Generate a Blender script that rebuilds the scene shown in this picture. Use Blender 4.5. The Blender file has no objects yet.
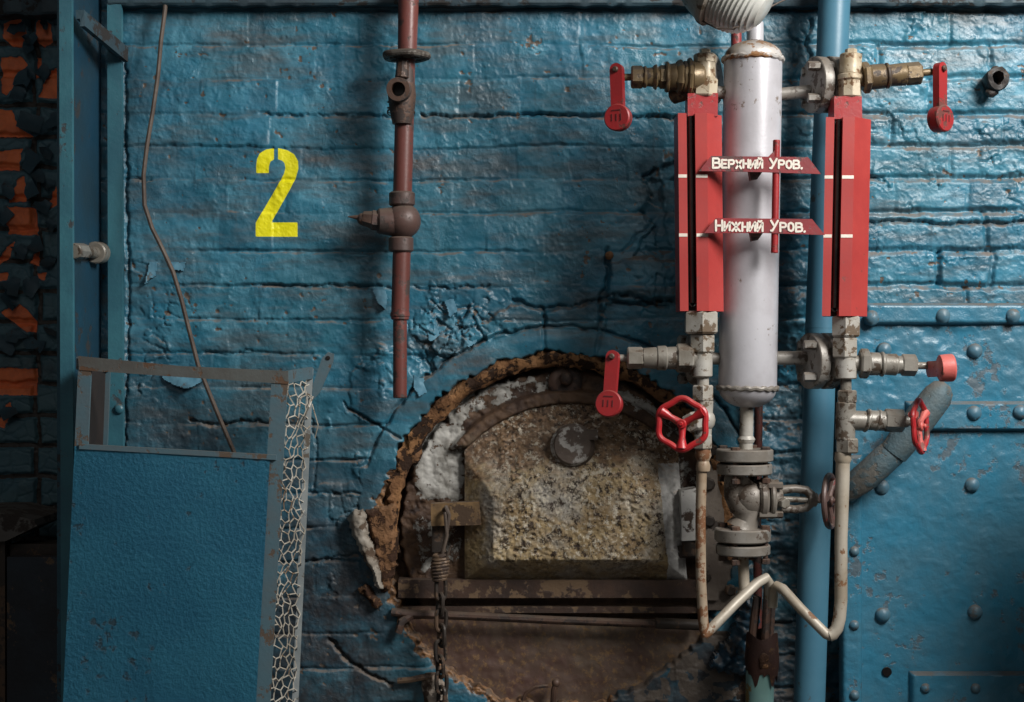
import bpy, bmesh, math, random
import numpy as np
from mathutils import Vector, Matrix

SC = bpy.context.scene
COL = SC.collection
D = 3.0          # camera distance from the brick face
F = 1500.0       # focal length in pixels of a 1024 wide frame
ZC = 1.25        # camera height
PI = math.pi

def Q(px, py, d=0.0):
    k = (D - d) / F
    return Vector(((px - 512) * k, -d, ZC - (py - 351) * k))

def S(n, d=0.0):
    return n * (D - d) / F

# ------------------------------------------------------------------ noise
def _h(ix, iy, seed):
    n = (ix.astype(np.int64) * 374761393 + iy.astype(np.int64) * 668265263 + seed * 974634777) & 0xFFFFFFFF
    n = ((n ^ (n >> 13)) * 1274126177) & 0xFFFFFFFF
    n = ((n ^ (n >> 16)) * 2246822519) & 0xFFFFFFFF
    return ((n ^ (n >> 15)) & 0xFFFFFF) / float(0xFFFFFF)

def vn(x, y, seed=0):
    ix = np.floor(x); iy = np.floor(y)
    fx = x - ix; fy = y - iy
    fx = fx * fx * (3 - 2 * fx); fy = fy * fy * (3 - 2 * fy)
    a = _h(ix, iy, seed); b = _h(ix + 1, iy, seed)
    c = _h(ix, iy + 1, seed); d = _h(ix + 1, iy + 1, seed)
    return (a * (1 - fx) + b * fx) * (1 - fy) + (c * (1 - fx) + d * fx) * fy

def fbm(x, y, o=4, seed=0):
    t = 0; amp = .5; tot = 0
    for i in range(o):
        t = t + amp * vn(x, y, seed + i * 17); tot += amp
        x = x * 2.03 + 5.1; y = y * 2.03 + 1.7; amp *= .5
    return t / tot

def worley(x, y, seed=0):
    ix = np.floor(x); iy = np.floor(y)
    f1 = np.full(x.shape, 9.); f2 = np.full(x.shape, 9.); cid = np.zeros(x.shape)
    for dx in (-1, 0, 1):
        for dy in (-1, 0, 1):
            cx = ix + dx; cy = iy + dy
            px = cx + _h(cx, cy, seed); py = cy + _h(cx, cy, seed + 7)
            d = np.hypot(px - x, py - y)
            v = _h(cx, cy, seed + 13)
            near = d < f1
            f2 = np.where(near, f1, np.minimum(f2, d))
            cid = np.where(near, v, cid)
            f1 = np.where(near, d, f1)
    return f1, f2, cid

def sst(a, b, x):
    t = np.clip((x - a) / (b - a), 0, 1)
    return t * t * (3 - 2 * t)

def seg_dist(x, y, pts):
    d = np.full(x.shape, 1e3)
    for (ax, ay), (bx, by) in zip(pts[:-1], pts[1:]):
        vx, vy = bx - ax, by - ay
        L = vx * vx + vy * vy + 1e-9
        t = np.clip(((x - ax) * vx + (y - ay) * vy) / L, 0, 1)
        d = np.minimum(d, np.hypot(x - ax - t * vx, y - ay - t * vy))
    return d

def poly_sdf(x, y, P):
    n = len(P)
    d = seg_dist(x, y, list(P) + [P[0]])
    ins = np.zeros(x.shape, bool)
    j = n - 1
    for i in range(n):
        xi, yi = P[i]; xj, yj = P[j]
        c = ((yi > y) != (yj > y)) & (x < (xj - xi) * (y - yi) / (yj - yi + 1e-12) + xi)
        ins ^= c
        j = i
    return np.where(ins, d, -d)

# ------------------------------------------------------------------ objects
ROOT = {}
def setp(o, label=None, cat=None, group=None, kind=None):
    if label: o['label'] = label
    if cat: o['category'] = cat
    if group: o['group'] = group
    if kind: o['kind'] = kind
    return o

def thing(name, label, cat, loc, group=None):
    o = bpy.data.objects.new(name, None)
    o.empty_display_size = .05
    COL.objects.link(o); o.location = loc
    ROOT[o.name] = Vector(loc)
    return setp(o, label, cat, group)

def shade(me, ang=35):
    me.polygons.foreach_set('use_smooth', [True] * len(me.polygons))
    try: me.set_sharp_from_angle(angle=math.radians(ang))
    except Exception: pass

def link(name, me, mat, parent=None, loc=None):
    o = bpy.data.objects.new(name, me)
    COL.objects.link(o)
    me.materials.append(mat)
    if parent is not None:
        r = ROOT[parent.name]
        me.transform(Matrix.Translation(-r))
        o.parent = parent
        ROOT[o.name] = r
    elif loc is not None:
        me.transform(Matrix.Translation(-Vector(loc)))
        o.location = loc
        ROOT[o.name] = Vector(loc)
    else:
        ROOT[o.name] = Vector((0, 0, 0))
    return o

class MB:
    """collects solids in world space, then links them as one mesh"""
    def __init__(s): s.b = bmesh.new()
    def ring(s, c, u, v, r, n, ph=0):
        return [s.b.verts.new(c + u * (r * math.cos(2*PI*i/n+ph)) + v * (r * math.sin(2*PI*i/n+ph))) for i in range(n)]
    def lathe(s, prof, o, ax, n=28, ph=0, caps=True):
        ax = Vector(ax).normalized()
        u = ax.orthogonal().normalized()
        if abs(ax.z) < .95:
            u = (Vector((0, 0, 1)) - ax * ax.z).normalized()
        v = ax.cross(u)
        rs = [s.ring(Vector(o) + ax * t, u, v, max(r, 1e-5), n, ph) for t, r in prof]
        for a, b in zip(rs[:-1], rs[1:]):
            for i in range(n):
                j = (i + 1) % n
                s.b.faces.new((a[i], a[j], b[j], b[i]))
        if caps:
            s.b.faces.new(rs[0][::-1]); s.b.faces.new(rs[-1])
        return s
    def seg(s, p0, p1, r0, r1=None, n=24, bev=.12, ph=0):
        if r1 is None: r1 = r0
        p0 = Vector(p0); p1 = Vector(p1); L = (p1 - p0).length
        b = min(bev * min(r0, r1), L * .3)
        s.lathe([(0, r0 - b), (b, r0), (L - b, r1), (L, r1 - b)], p0, p1 - p0, n, ph)
        return s
    def tube(s, pts, r, n=10, closed=False):
        pts = [Vector(p) for p in pts]; m = len(pts)
        rr = r if isinstance(r, (list, tuple)) else [r] * m
        rings = []; u = None
        for i in range(m):
            if closed: t = pts[(i+1) % m] - pts[i-1]
            elif i == 0: t = pts[1] - pts[0]
            elif i == m - 1: t = pts[-1] - pts[-2]
            else: t = (pts[i+1]-pts[i]).normalized() + (pts[i]-pts[i-1]).normalized()
            t.normalize()
            if u is None: u = t.orthogonal().normalized()
            u = (u - t * u.dot(t)).normalized()
            rings.append(s.ring(pts[i], u, t.cross(u), rr[i], n))
        for k in range(m if closed else m - 1):
            a = rings[k]; b = rings[(k+1) % m]
            for i in range(n):
                j = (i+1) % n
                s.b.faces.new((a[i], a[j], b[j], b[i]))
        if not closed:
            s.b.faces.new(rings[0][::-1]); s.b.faces.new(rings[-1])
        return s
    def prism(s, pts, off):
        off = Vector(off)
        a = [s.b.verts.new(Vector(p)) for p in pts]
        b = [s.b.verts.new(Vector(p) + off) for p in pts]
        n = len(pts)
        s.b.faces.new(a[::-1]); s.b.faces.new(b)
        for i in range(n):
            j = (i+1) % n
            s.b.faces.new((a[i], a[j], b[j], b[i]))
        return s
    def box(s, c, sx, sy, sz, M=None):
        c = Vector(c); M = M or Matrix.Identity(3)
        P = [M @ Vector((x*sx/2, -sy/2, z*sz/2)) + c for x, z in ((-1,-1),(1,-1),(1,1),(-1,1))]
        return s.prism(P, M @ Vector((0, sy, 0)))
    def pbox(s, x0, y0, x1, y1, d, depth):
        """box whose front face spans these picture corners at depth d, going back by depth"""
        P = [Q(x0,y0,d), Q(x1,y0,d), Q(x1,y1,d), Q(x0,y1,d)]
        return s.prism(P, (0, depth, 0))
    def ball(s, c, r, sc=(1,1,1), n=14):
        M = Matrix.Translation(Vector(c)) @ Matrix.Diagonal((r*sc[0], r*sc[1], r*sc[2], 1))
        bmesh.ops.create_uvsphere(s.b, u_segments=n, v_segments=n//2+1, radius=1, matrix=M)
        return s
    def rough(s, amp, freq, seed=0):
        s.b.verts.ensure_lookup_table()
        co = np.array([v.co[:] for v in s.b.verts])
        for k in range(3):
            n = fbm(co[:, (k+1)%3]*freq + k*9.1, co[:, (k+2)%3]*freq + co[:, k]*freq*.7, 3, seed+k) - .5
            for v, q in zip(s.b.verts, n): v.co[k] += amp * 2 * float(q)
        return s
    def bevel(s, w, segs=2, ang=40):
        es = [e for e in s.b.edges if len(e.link_faces) == 2 and e.calc_face_angle(0) > math.radians(ang)]
        bmesh.ops.bevel(s.b, geom=es, offset=w, segments=segs, affect='EDGES', profile=.5, clamp_overlap=True)
        return s
    def build(s, name, mat, parent=None, loc=None, ang=35):
        bmesh.ops.recalc_face_normals(s.b, faces=s.b.faces)
        me = bpy.data.meshes.new(name)
        s.b.to_mesh(me); s.b.free()
        shade(me, ang)
        return link(name, me, mat, parent, loc)

def grid_mesh(name, X, Y, H, keep, attrs, mat, parent=None, d0=0., skirt=None, loc=None):
    """height field over picture-plane coordinates X,Y; H is metres towards the camera"""
    ny, nx = X.shape
    k = (D - d0) / F
    co = np.stack([(X-512)*k, -(d0+H), ZC-(Y-351)*k], -1).reshape(-1, 3)
    idx = np.arange(nx*ny).reshape(ny, nx)
    q = np.stack([idx[:-1,:-1], idx[1:,:-1], idx[1:,1:], idx[:-1,1:]], -1).reshape(-1, 4)
    if keep is not None:
        kf = keep.reshape(-1)
        q = q[kf[q].all(1)]
    used = np.zeros(nx*ny, bool); used[q.ravel()] = True
    remap = np.cumsum(used) - 1
    co = co[used]; q = remap[q]
    me = bpy.data.meshes.new(name)
    me.vertices.add(len(co)); me.vertices.foreach_set('co', co.astype(np.float32).ravel())
    me.loops.add(q.size); me.loops.foreach_set('vertex_index', q.astype(np.int32).ravel())
    me.polygons.add(len(q)); me.polygons.foreach_set('loop_start', np.arange(0, q.size, 4, dtype=np.int32))
    me.polygons.foreach_set('loop_total', np.full(len(q), 4, dtype=np.int32))
    for an, av in attrs.items():
        a = me.attributes.new(an, 'FLOAT', 'POINT')
        a.data.foreach_set('value', av.reshape(-1)[used].astype(np.float32))
    me.update(calc_edges=True); me.validate()
    me.polygons.foreach_set('use_smooth', [True]*len(me.polygons))
    if skirt:
        bm = bmesh.new(); bm.from_mesh(me)
        be = [e for e in bm.edges if e.is_boundary]
        r = bmesh.ops.extrude_edge_only(bm, edges=be)
        for v in r['geom']:
            if isinstance(v, bmesh.types.BMVert): v.co.y = max(v.co.y, -(d0) + skirt)
        bmesh.ops.recalc_face_normals(bm, faces=bm.faces)
        bm.to_mesh(me); bm.free()
        shade(me, 60)
    return link(name, me, mat, parent, loc)

# ------------------------------------------------------------------ materials
def srgb(r, g, b):
    f = lambda c: (c/255/12.92) if c/255 <= .04045 else ((c/255+.055)/1.055)**2.4
    return (f(r), f(g), f(b), 1)

class NT:
    def __init__(s, name):
        s.m = bpy.data.materials.new(name); s.m.use_nodes = True
        s.t = s.m.node_tree; s.t.nodes.clear()
        s.out = s.n('ShaderNodeOutputMaterial'); s.p = s.n('ShaderNodeBsdfPrincipled')
        s.l(s.p.outputs[0], s.out.inputs[0])
        s.tc = s.n('ShaderNodeTexCoord').outputs['Object']
    def n(s, k): return s.t.nodes.new(k)
    def l(s, a, b): s.t.links.new(a, b)
    def inp(s, sock, v):
        if hasattr(v, 'is_linked'): s.l(v, sock)
        else: sock.default_value = v
    def noise(s, scale, detail=5, rough=.6, vec=None, dist=0):
        n = s.n('ShaderNodeTexNoise'); n.inputs['Scale'].default_value = scale
        n.inputs['Detail'].default_value = detail; n.inputs['Roughness'].default_value = rough
        n.inputs['Distortion'].default_value = dist
        s.l(vec or s.tc, n.inputs['Vector']); return n.outputs['Fac']
    def map(s, sc, loc=(0,0,0)):
        m = s.n('ShaderNodeMapping'); m.inputs['Scale'].default_value = sc; m.inputs['Location'].default_value = loc
        s.l(s.tc, m.inputs['Vector']); return m.outputs[0]
    def step(s, x, a, b, lo=0., hi=1.):
        m = s.n('ShaderNodeMapRange'); m.interpolation_type = 'SMOOTHSTEP'
        s.l(x, m.inputs[0])
        for i, v in enumerate((a, b, lo, hi)): m.inputs[1+i].default_value = v
        return m.outputs[0]
    def math(s, op, a, b=0.):
        m = s.n('ShaderNodeMath'); m.operation = op; m.use_clamp = False
        s.inp(m.inputs[0], a); s.inp(m.inputs[1], b); return m.outputs[0]
    def mix(s, f, a, b):
        m = s.n('ShaderNodeMix'); m.data_type = 'RGBA'
        s.inp(m.inputs['Factor'], f)
        A, B = [i for i in m.inputs if i.type == 'RGBA'][:2]
        s.inp(A, a); s.inp(B, b)
        return [o for o in m.outputs if o.type == 'RGBA'][0]
    def attr(s, name):
        a = s.n('ShaderNodeAttribute'); a.attribute_name = name; return a.outputs['Fac']
    def upness(s):
        g = s.n('ShaderNodeNewGeometry'); x = s.n('ShaderNodeSeparateXYZ')
        s.l(g.outputs['Normal'], x.inputs[0]); return x.outputs['Z']
    def bump(s, h, st=.3, dist=.002, prev=None):
        b = s.n('ShaderNodeBump'); b.inputs['Strength'].default_value = st; b.inputs['Distance'].default_value = dist
        s.l(h, b.inputs['Height'])
        if prev: s.l(prev, b.inputs['Normal'])
        return b.outputs[0]
    def fin(s, col, rough, normal=None, metal=0., spec=.5):
        s.inp(s.p.inputs['Base Color'], col); s.inp(s.p.inputs['Roughness'], rough)
        s.inp(s.p.inputs['Metallic'], metal); s.p.inputs['Specular IOR Level'].default_value = spec
        if normal: s.l(normal, s.p.inputs['Normal'])
        return s.m

DUST = srgb(104, 92, 80)
def worn(name, base, alt, chip=None, chipamt=.5, sc=14., rough=.45, metal=0., dust=.5, bumpd=.0015, chipsc=60., spec=.5, bump=.35):
    t = NT(name)
    c = t.mix(t.step(t.noise(sc, 6), .35, .65), base, alt)
    f2 = t.noise(chipsc, 8, .65)
    h = t.noise(chipsc*3, 6, .6)
    r = t.math('ADD', t.math('MULTIPLY', t.noise(sc*2, 4), .3), rough - .15)
    mm = metal
    if chip:
        # wear follows a broad field as well as a fine one
        k = t.math('ADD', t.math('MULTIPLY', f2, .6), t.math('MULTIPLY', t.noise(sc*.8, 3, .5, t.map((1,1,1),(3,1,7))), .4))
        th = 1 - chipamt
        mask = t.step(k, .30+th*.35, .34+th*.35)
        c = t.mix(mask, c, chip)
        r = t.math('ADD', r, t.math('MULTIPLY', mask, .2))
        h = t.math('SUBTRACT', h, t.math('MULTIPLY', mask, .6))
        if metal: mm = t.math('MULTIPLY', t.math('SUBTRACT', 1., mask), metal)
    if dust:
        up = t.math('MULTIPLY', t.step(t.upness(), .3, .95), t.step(t.noise(sc*3, 5), .2, .6, .35, 1.))
        c = t.mix(t.math('MULTIPLY', up, dust), c, DUST)
        r = t.math('ADD', r, t.math('MULTIPLY', up, .3*dust))
    return t.fin(c, r, t.bump(h, bump, bumpd), mm, spec)

def wall_paint(name, tone=1.0):
    t = NT(name)
    blue = srgb(46, 114, 140); teal = srgb(42, 100, 118); light = srgb(80, 142, 164); grey = srgb(72, 86, 92)
    c = t.mix(t.step(t.noise(3.2, 5), .35, .65), blue, teal)
    c = t.mix(t.step(t.noise(11, 6, .65), .5, .72), c, light)
    # grey-brown grime in streaks along the courses
    st = t.noise(5, 7, .65, t.map((1, 1, 4.5)))
    tone = t.attr('tone')
    c = t.mix(t.step(tone, .5, 1., 0, .5), c, srgb(34, 78, 98))
    c = t.mix(t.step(tone, .5, 0., 0, .4), c, srgb(84, 140, 160))
    c = t.mix(t.step(st, .44, .66, 0, .72), c, srgb(74, 84, 88))
    c = t.mix(t.step(t.noise(4.5, 7, .65, t.map((1,1,2.5),(7,3,1))), .55, .75, 0, .6), c, srgb(96, 84, 76))
    run = t.noise(9, 6, .65, t.map((3.2, 1, .35)))
    c = t.mix(t.step(run, .56, .75, 0, .45), c, grey)
    soot_shade = t.math('MULTIPLY', t.attr('soot_shade'), t.step(t.noise(14, 7, .65), .25, .6, .35, 1.))  # soot tone and painted shade in one mask, broken up by noise
    c = t.mix(soot_shade, c, srgb(40, 38, 40))
    # paint lost down to the grey filler
    c = t.mix(t.step(t.attr('chip'), .45, .55), c, t.mix(t.noise(40), srgb(66, 60, 56), srgb(98, 88, 78)))
    c = t.mix(t.step(t.attr('tan'), .45, .6), c, t.mix(t.step(t.noise(60, 6), .4, .62), srgb(62, 44, 30), srgb(150, 112, 78)))
    dustm = t.math('MULTIPLY', t.step(t.upness(), .18, .6), t.step(t.noise(24, 6, .65), .38, .62))
    c = t.mix(t.math('MULTIPLY', dustm, .8), c, srgb(112, 98, 86))
    num = t.step(t.attr('num'), -.35, .35)
    yel = t.mix(t.step(t.noise(26, 6, .7), .55, .75, 0, .5), srgb(240, 230, 16), srgb(206, 198, 30))
    scratch = t.step(t.noise(34, 8, .7, t.map((1.6, 1, .8))), .27, .31)
    c = t.mix(t.math('MULTIPLY', num, t.math('ADD', t.math('MULTIPLY', scratch, .55), .43)), c, yel)
    r = t.math('ADD', t.math('MULTIPLY', t.noise(22, 6), .5), .13)
    r = t.math('ADD', r, t.math('MULTIPLY', dustm, .4))
    r = t.math('ADD', r, t.math('MULTIPLY', soot_shade, .15))
    hh = t.math('MULTIPLY', t.noise(60, 8, .6, None, .8), t.step(t.noise(9, 5), .38, .66, .12, 1.))
    b = t.bump(hh, .6, .005)
    b = t.bump(t.noise(190, 5, .65, None, .5), .32, .0018, b)
    return t.fin(c, r, b, 0, .5)

def left_brick(name):
    t = NT(name)
    paint = t.mix(t.step(t.noise(9, 6), .35, .65), srgb(62, 96, 108), srgb(74, 104, 112))
    c = t.mix(t.step(t.attr('joint'), .4, .6), paint, t.mix(t.noise(60), srgb(40, 36, 34), srgb(70, 62, 56)))
    br = t.mix(t.step(t.noise(30, 7, .7), .35, .7), srgb(240, 124, 70), srgb(208, 104, 64))
    c = t.mix(t.step(t.attr('raw'), .45, .55), c, br)
    c = t.mix(t.step(t.noise(7, 5, .6, t.map((1,1,1),(5,5,5))), .5, .75, 0, .6), c, srgb(40, 36, 36))
    return t.fin(c, t.math('ADD', t.math('MULTIPLY', t.noise(20), .3), .45), t.bump(t.noise(180, 6), .4, .002))

def crust(name):
    """door: heat-scaled coating, ochre and grey with pale flecks"""
    t = NT(name)
    c = t.mix(t.step(t.noise(12, 7, .65), .35, .65), srgb(150, 126, 92), srgb(188, 164, 120))
    c = t.mix(t.step(t.noise(9, 6, .65, t.map((1,1,1),(2,7,1))), .45, .68), c, srgb(176, 170, 160))
    c = t.mix(t.step(t.attr('brown'), .35, .7, 0, .9), c, t.mix(t.step(t.noise(60, 6, .7), .35, .65), srgb(72, 50, 36), srgb(138, 106, 76)))
    c = t.mix(t.math('MULTIPLY', t.step(t.noise(70, 7, .78), .50, .57), t.attr('scale')), c, srgb(56, 42, 32))
    fl = t.math('MULTIPLY', t.math('MULTIPLY', t.step(t.noise(80, 7, .78, t.map((1,1,1),(6,2,9))), .525, .575), t.step(t.noise(16, 6, .7), .36, .54)), t.attr('scale'))
    c = t.mix(t.math('MULTIPLY', fl, .9), c, srgb(226, 216, 196))
    w = t.step(t.math('ADD', t.attr('white'), t.math('MULTIPLY', t.math('SUBTRACT', t.noise(45, 8, .7), .5), 1.1)), .45, .52)
    c = t.mix(w, c, t.mix(t.step(t.noise(30, 6), .4, .7), srgb(214, 212, 208), srgb(160, 158, 154)))
    du = t.math('MULTIPLY', t.step(t.upness(), .25, .75), t.step(t.noise(35, 6, .7), .35, .6))
    c = t.mix(t.math('MULTIPLY', du, .75), c, srgb(172, 144, 116))
    soot_shade = t.attr('soot_shade')
    c = t.mix(t.math('MULTIPLY', soot_shade, .85), c, srgb(40, 34, 30))
    b = t.bump(t.noise(150, 7, .7), .8, .004)
    b = t.bump(fl, .5, .003, b)
    return t.fin(c, .62, b, 0, .45)

def plate_rust(name):
    """furnace front: dark rust with remains of pale paint"""
    t = NT(name)
    c = t.mix(t.step(t.noise(14, 7, .65), .35, .65), srgb(66, 50, 42), srgb(104, 80, 60))
    c = t.mix(t.step(t.noise(40, 6, .65), .52, .7), c, srgb(50, 38, 33))
    c = t.mix(t.step(t.noise(8, 5, .6), .55, .75, 0, .6), c, srgb(110, 98, 82))
    w = t.step(t.math('ADD', t.attr('white'), t.math('MULTIPLY', t.math('SUBTRACT', t.noise(38, 9, .72), .5), 1.5)), .46, .52)
    c = t.mix(w, c, t.mix(t.step(t.noise(25, 6), .35, .7), srgb(182, 180, 174), srgb(122, 118, 110)))
    h = t.math('ADD', t.noise(90, 8, .7), t.math('MULTIPLY', w, .5))
    return t.fin(c, .62, t.bump(h, .8, .004), 0, .4)

def lower_rust(name):
    t = NT(name)
    c = t.mix(t.step(t.noise(4, 6, .65), .35, .65), srgb(86, 64, 56), srgb(100, 88, 74))
    c = t.mix(t.step(t.noise(90, 7, .7), .5, .68, 0, .7), c, srgb(136, 106, 68))
    c = t.mix(t.step(t.noise(7, 5, .6, t.map((1,1,1),(4,4,4))), .5, .75, 0, .6), c, srgb(84, 56, 56))
    return t.fin(c, .55, t.bump(t.noise(160, 7, .7), .5, .002), 0, .4)

M = {}
M['wall'] = wall_paint('blue_wall_paint')
M['leftbrick'] = left_brick('peeling_painted_brick')
M['crust'] = crust('scaled_furnace_coating')
M['furnace'] = plate_rust('furnace_front_rust')
M['lower'] = lower_rust('ash_door_rust')
M['steelblue'] = worn('blue_steel_paint', srgb(48, 112, 138), srgb(64, 110, 130), srgb(72, 90, 100), .22, 8, .32, 0, .8, .003, 34, bump=.5)
M['bluepipe'] = worn('blue_pipe_paint', srgb(72, 116, 136), srgb(60, 106, 128), srgb(70, 76, 78), .12, 5, .4, 0, .4, .001, 30, bump=.2)
M['channel'] = worn('blue_channel_paint', srgb(62, 114, 126), srgb(50, 94, 108), srgb(64, 68, 70), .22, 7, .34, 0, .7, .002, 40)
M['web'] = worn('dark_blue_channel_paint', srgb(26, 62, 82), srgb(28, 54, 68), srgb(46, 48, 50), .24, 5, .4, 0, .6, .002, 26)
M['guard'] = worn('blue_guard_paint', srgb(62, 134, 162), srgb(52, 120, 150), srgb(66, 94, 108), .2, 6, .38, 0, .4, .004, 42, bump=.75)
M['guardframe'] = worn('grey_blue_frame_paint', srgb(78, 104, 114), srgb(84, 98, 104), srgb(88, 74, 62), .34, 12, .45, 0, .6, .0015, 45)
M['wiremesh'] = worn('galvanised_wire', srgb(196, 190, 178), srgb(160, 152, 138), srgb(120, 98, 76), .3, 12, .5, .0, 0)
M['pale_edge'] = worn('worn_pale_edge', srgb(150, 156, 156), srgb(124, 132, 134), srgb(98, 90, 80), .3, 12, .5, 0, .4, .001, 45)
M['toprail'] = worn('grimy_rail', srgb(92, 96, 94), srgb(80, 78, 74), srgb(90, 66, 48), .36, 12, .5, 0, .6, .0015, 45)
M['rusttube'] = worn('rust_speckled_tube', srgb(166, 150, 130), srgb(140, 120, 98), srgb(112, 74, 46), .48, 12, .48, .1, .3, .001, 46)
M['silver'] = worn('silver_vessel_paint', srgb(192, 191, 196), srgb(172, 170, 174), srgb(116, 106, 98), .17, 9, .34, .2, .2, .0008, 55, bump=.25)
M['stain'] = worn('silver_with_rust_stain', srgb(186, 184, 182), srgb(164, 150, 134), srgb(128, 88, 50), .40, 12, .45, .15, .6, .001, 30)
M['red'] = worn('red_gauge_paint', srgb(164, 62, 58), srgb(150, 52, 50), srgb(112, 56, 50), .2, 9, .36, 0, .25, .0008, 70, bump=.2)
M['redworn'] = worn('worn_red_paint', srgb(150, 38, 40), srgb(136, 36, 38), srgb(92, 46, 40), .3, 12, .4, 0, .35, .001, 70)
M['pink'] = worn('faded_red_paint', srgb(206, 104, 96), srgb(190, 90, 84), srgb(120, 70, 62), .28, 14, .45, 0, .3, .001, 70)
M['oldred'] = worn('dull_red_sign_paint', srgb(132, 40, 44), srgb(112, 38, 42), srgb(72, 48, 46), .3, 12, .45, 0, .5, .001, 60)
M['brass'] = worn('dirty_brass', srgb(120, 102, 74), srgb(94, 78, 58), srgb(60, 48, 38), .36, 22, .38, .3, .5, .0012, 60)
M['brasslight'] = worn('painted_brass_nut', srgb(186, 174, 152), srgb(150, 132, 104), srgb(104, 76, 48), .36, 24, .38, .15, .4, .001, 55)
M['greymetal'] = worn('grey_painted_fitting', srgb(138, 134, 126), srgb(112, 106, 96), srgb(70, 58, 46), .36, 22, .36, .15, .5, .0014, 60)
M['palemetal'] = worn('pale_painted_fitting', srgb(176, 173, 166), srgb(150, 144, 132), srgb(92, 76, 58), .32, 22, .36, .15, .4, .0014, 60)
M['flange'] = worn('silver_grey_flange', srgb(142, 138, 132), srgb(116, 110, 102), srgb(74, 62, 52), .32, 18, .4, .15, .6, .0014, 50)
M['castgrey'] = worn('grey_cast_valve', srgb(122, 116, 108), srgb(98, 90, 82), srgb(66, 54, 44), .36, 18, .42, .15, .6, .0016, 50)
M['steeltube'] = worn('pitted_tube', srgb(176, 168, 154), srgb(150, 138, 120), srgb(116, 82, 54), .27, 12, .48, .15, .3, .001, 50)
M['brownpipe'] = worn('red_brown_pipe_paint', srgb(108, 60, 54), srgb(92, 52, 46), srgb(64, 50, 46), .42, 9, .4, 0, .4, .001, 40)
M['rustfit'] = worn('rusty_fitting', srgb(92, 70, 58), srgb(72, 54, 46), srgb(52, 42, 38), .4, 16, .5, .15, .5, .002, 50)
M['iron'] = worn('dark_iron', srgb(58, 50, 44), srgb(44, 38, 34), srgb(84, 64, 48), .4, 16, .5, .2, .4, .002, 50)
M['rustplate'] = worn('rusty_latch', srgb(140, 112, 76), srgb(104, 82, 58), srgb(76, 58, 42), .4, 22, .55, .1, .3, .002, 60)
M['whitepaint'] = worn('flaking_white_paint', srgb(206, 204, 198), srgb(180, 178, 174), srgb(70, 56, 46), .22, 14, .55, 0, .3, .002, 40)
M['tan'] = worn('torn_insulation', srgb(128, 94, 66), srgb(104, 76, 54), srgb(62, 44, 34), .42, 18, .8, 0, .2, .006, 50, spec=.2, bump=.8)
M['papery'] = worn('peeled_white_edge', srgb(158, 152, 142), srgb(120, 110, 98), srgb(84, 70, 58), .4, 14, .7, 0, .1, .003, 40, spec=.2)
M['rubble'] = worn('pale_lump', srgb(170, 160, 148), srgb(120, 106, 94), srgb(74, 62, 54), .45, 20, .85, 0, .2, .005, 40, spec=.2)
M['black'] = worn('black_slot', srgb(16, 14, 14), srgb(24, 20, 19), None, 0, 10, .35, 0, .2)
M['glass'] = worn('dark_gauge_glass', srgb(22, 20, 20), srgb(46, 40, 38), None, 0, 6, .12, 0, 0, .0003, 60, bump=.05)
M['white'] = worn('white_lettering', srgb(226, 218, 206), srgb(206, 196, 184), None, 0, 20, .6, 0, 0)
M['cable'] = worn('dusty_brown_cable', srgb(92, 80, 70), srgb(72, 60, 52), None, 0, 20, .6, 0, .5)
M['soffit'] = worn('dusty_steel_ledge', srgb(50, 74, 84), srgb(44, 58, 66), srgb(38, 36, 35), .38, 8, .6, 0, .8, .003, 40)
M['greenpipe'] = worn('green_blue_pipe_paint', srgb(104, 140, 134), srgb(92, 126, 128), srgb(110, 92, 50), .34, 9, .5, 0, .2, .001, 30)
M['darkwood'] = worn('dark_painted_board', srgb(34, 44, 54), srgb(28, 32, 38), srgb(96, 78, 60), .24, 8, .55, 0, .3, .003, 26)
M['slab'] = worn('grey_bench_top', srgb(92, 88, 84), srgb(74, 70, 66), srgb(46, 38, 34), .35, 8, .6, 0, .4, .003, 30)
M['lampbody'] = worn('grey_lamp_casing', srgb(158, 152, 140), srgb(128, 120, 108), srgb(84, 72, 58), .34, 14, .5, .2, .4, .0015, 40)
M['lampglass'] = worn('dusty_ribbed_glass', srgb(196, 196, 190), srgb(170, 168, 160), srgb(120, 112, 100), .25, 12, .25, 0, .3, .0005, 40)
M['floor'] = worn('concrete_floor', srgb(96, 92, 88), srgb(78, 74, 70), srgb(60, 56, 52), .4, 3, .8, 0, 0, .004, 20)
M['rivet'] = worn('dusty_rivet_paint', srgb(62, 108, 130), srgb(80, 104, 114), srgb(84, 90, 92), .3, 20, .45, 0, .8, .001, 60)
M['redpipe'] = worn('dark_red_pipe', srgb(140, 56, 54), srgb(112, 46, 46), srgb(70, 50, 46), .3, 10, .45, 0, .4)
M['insul'] = worn('dusty_lagged_pipe', srgb(66, 92, 102), srgb(80, 92, 94), srgb(98, 96, 90), .3, 12, .6, 0, .9, .004, 40, bump=.6)
M['wallplain'] = worn('plain_blue_wall', srgb(40, 84, 100), srgb(34, 70, 86), srgb(50, 50, 52), .25, 6, .5, 0, .5, .004, 30)
M['darkstub'] = worn('dark_broken_iron', srgb(44, 38, 34), srgb(32, 28, 26), srgb(80, 64, 50), .3, 20, .5, 0, .4, .003, 50)
M['lining'] = worn('fire_lining', srgb(30, 24, 22), srgb(40, 30, 26), None, 0, 10, .9, 0, 0)

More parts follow.
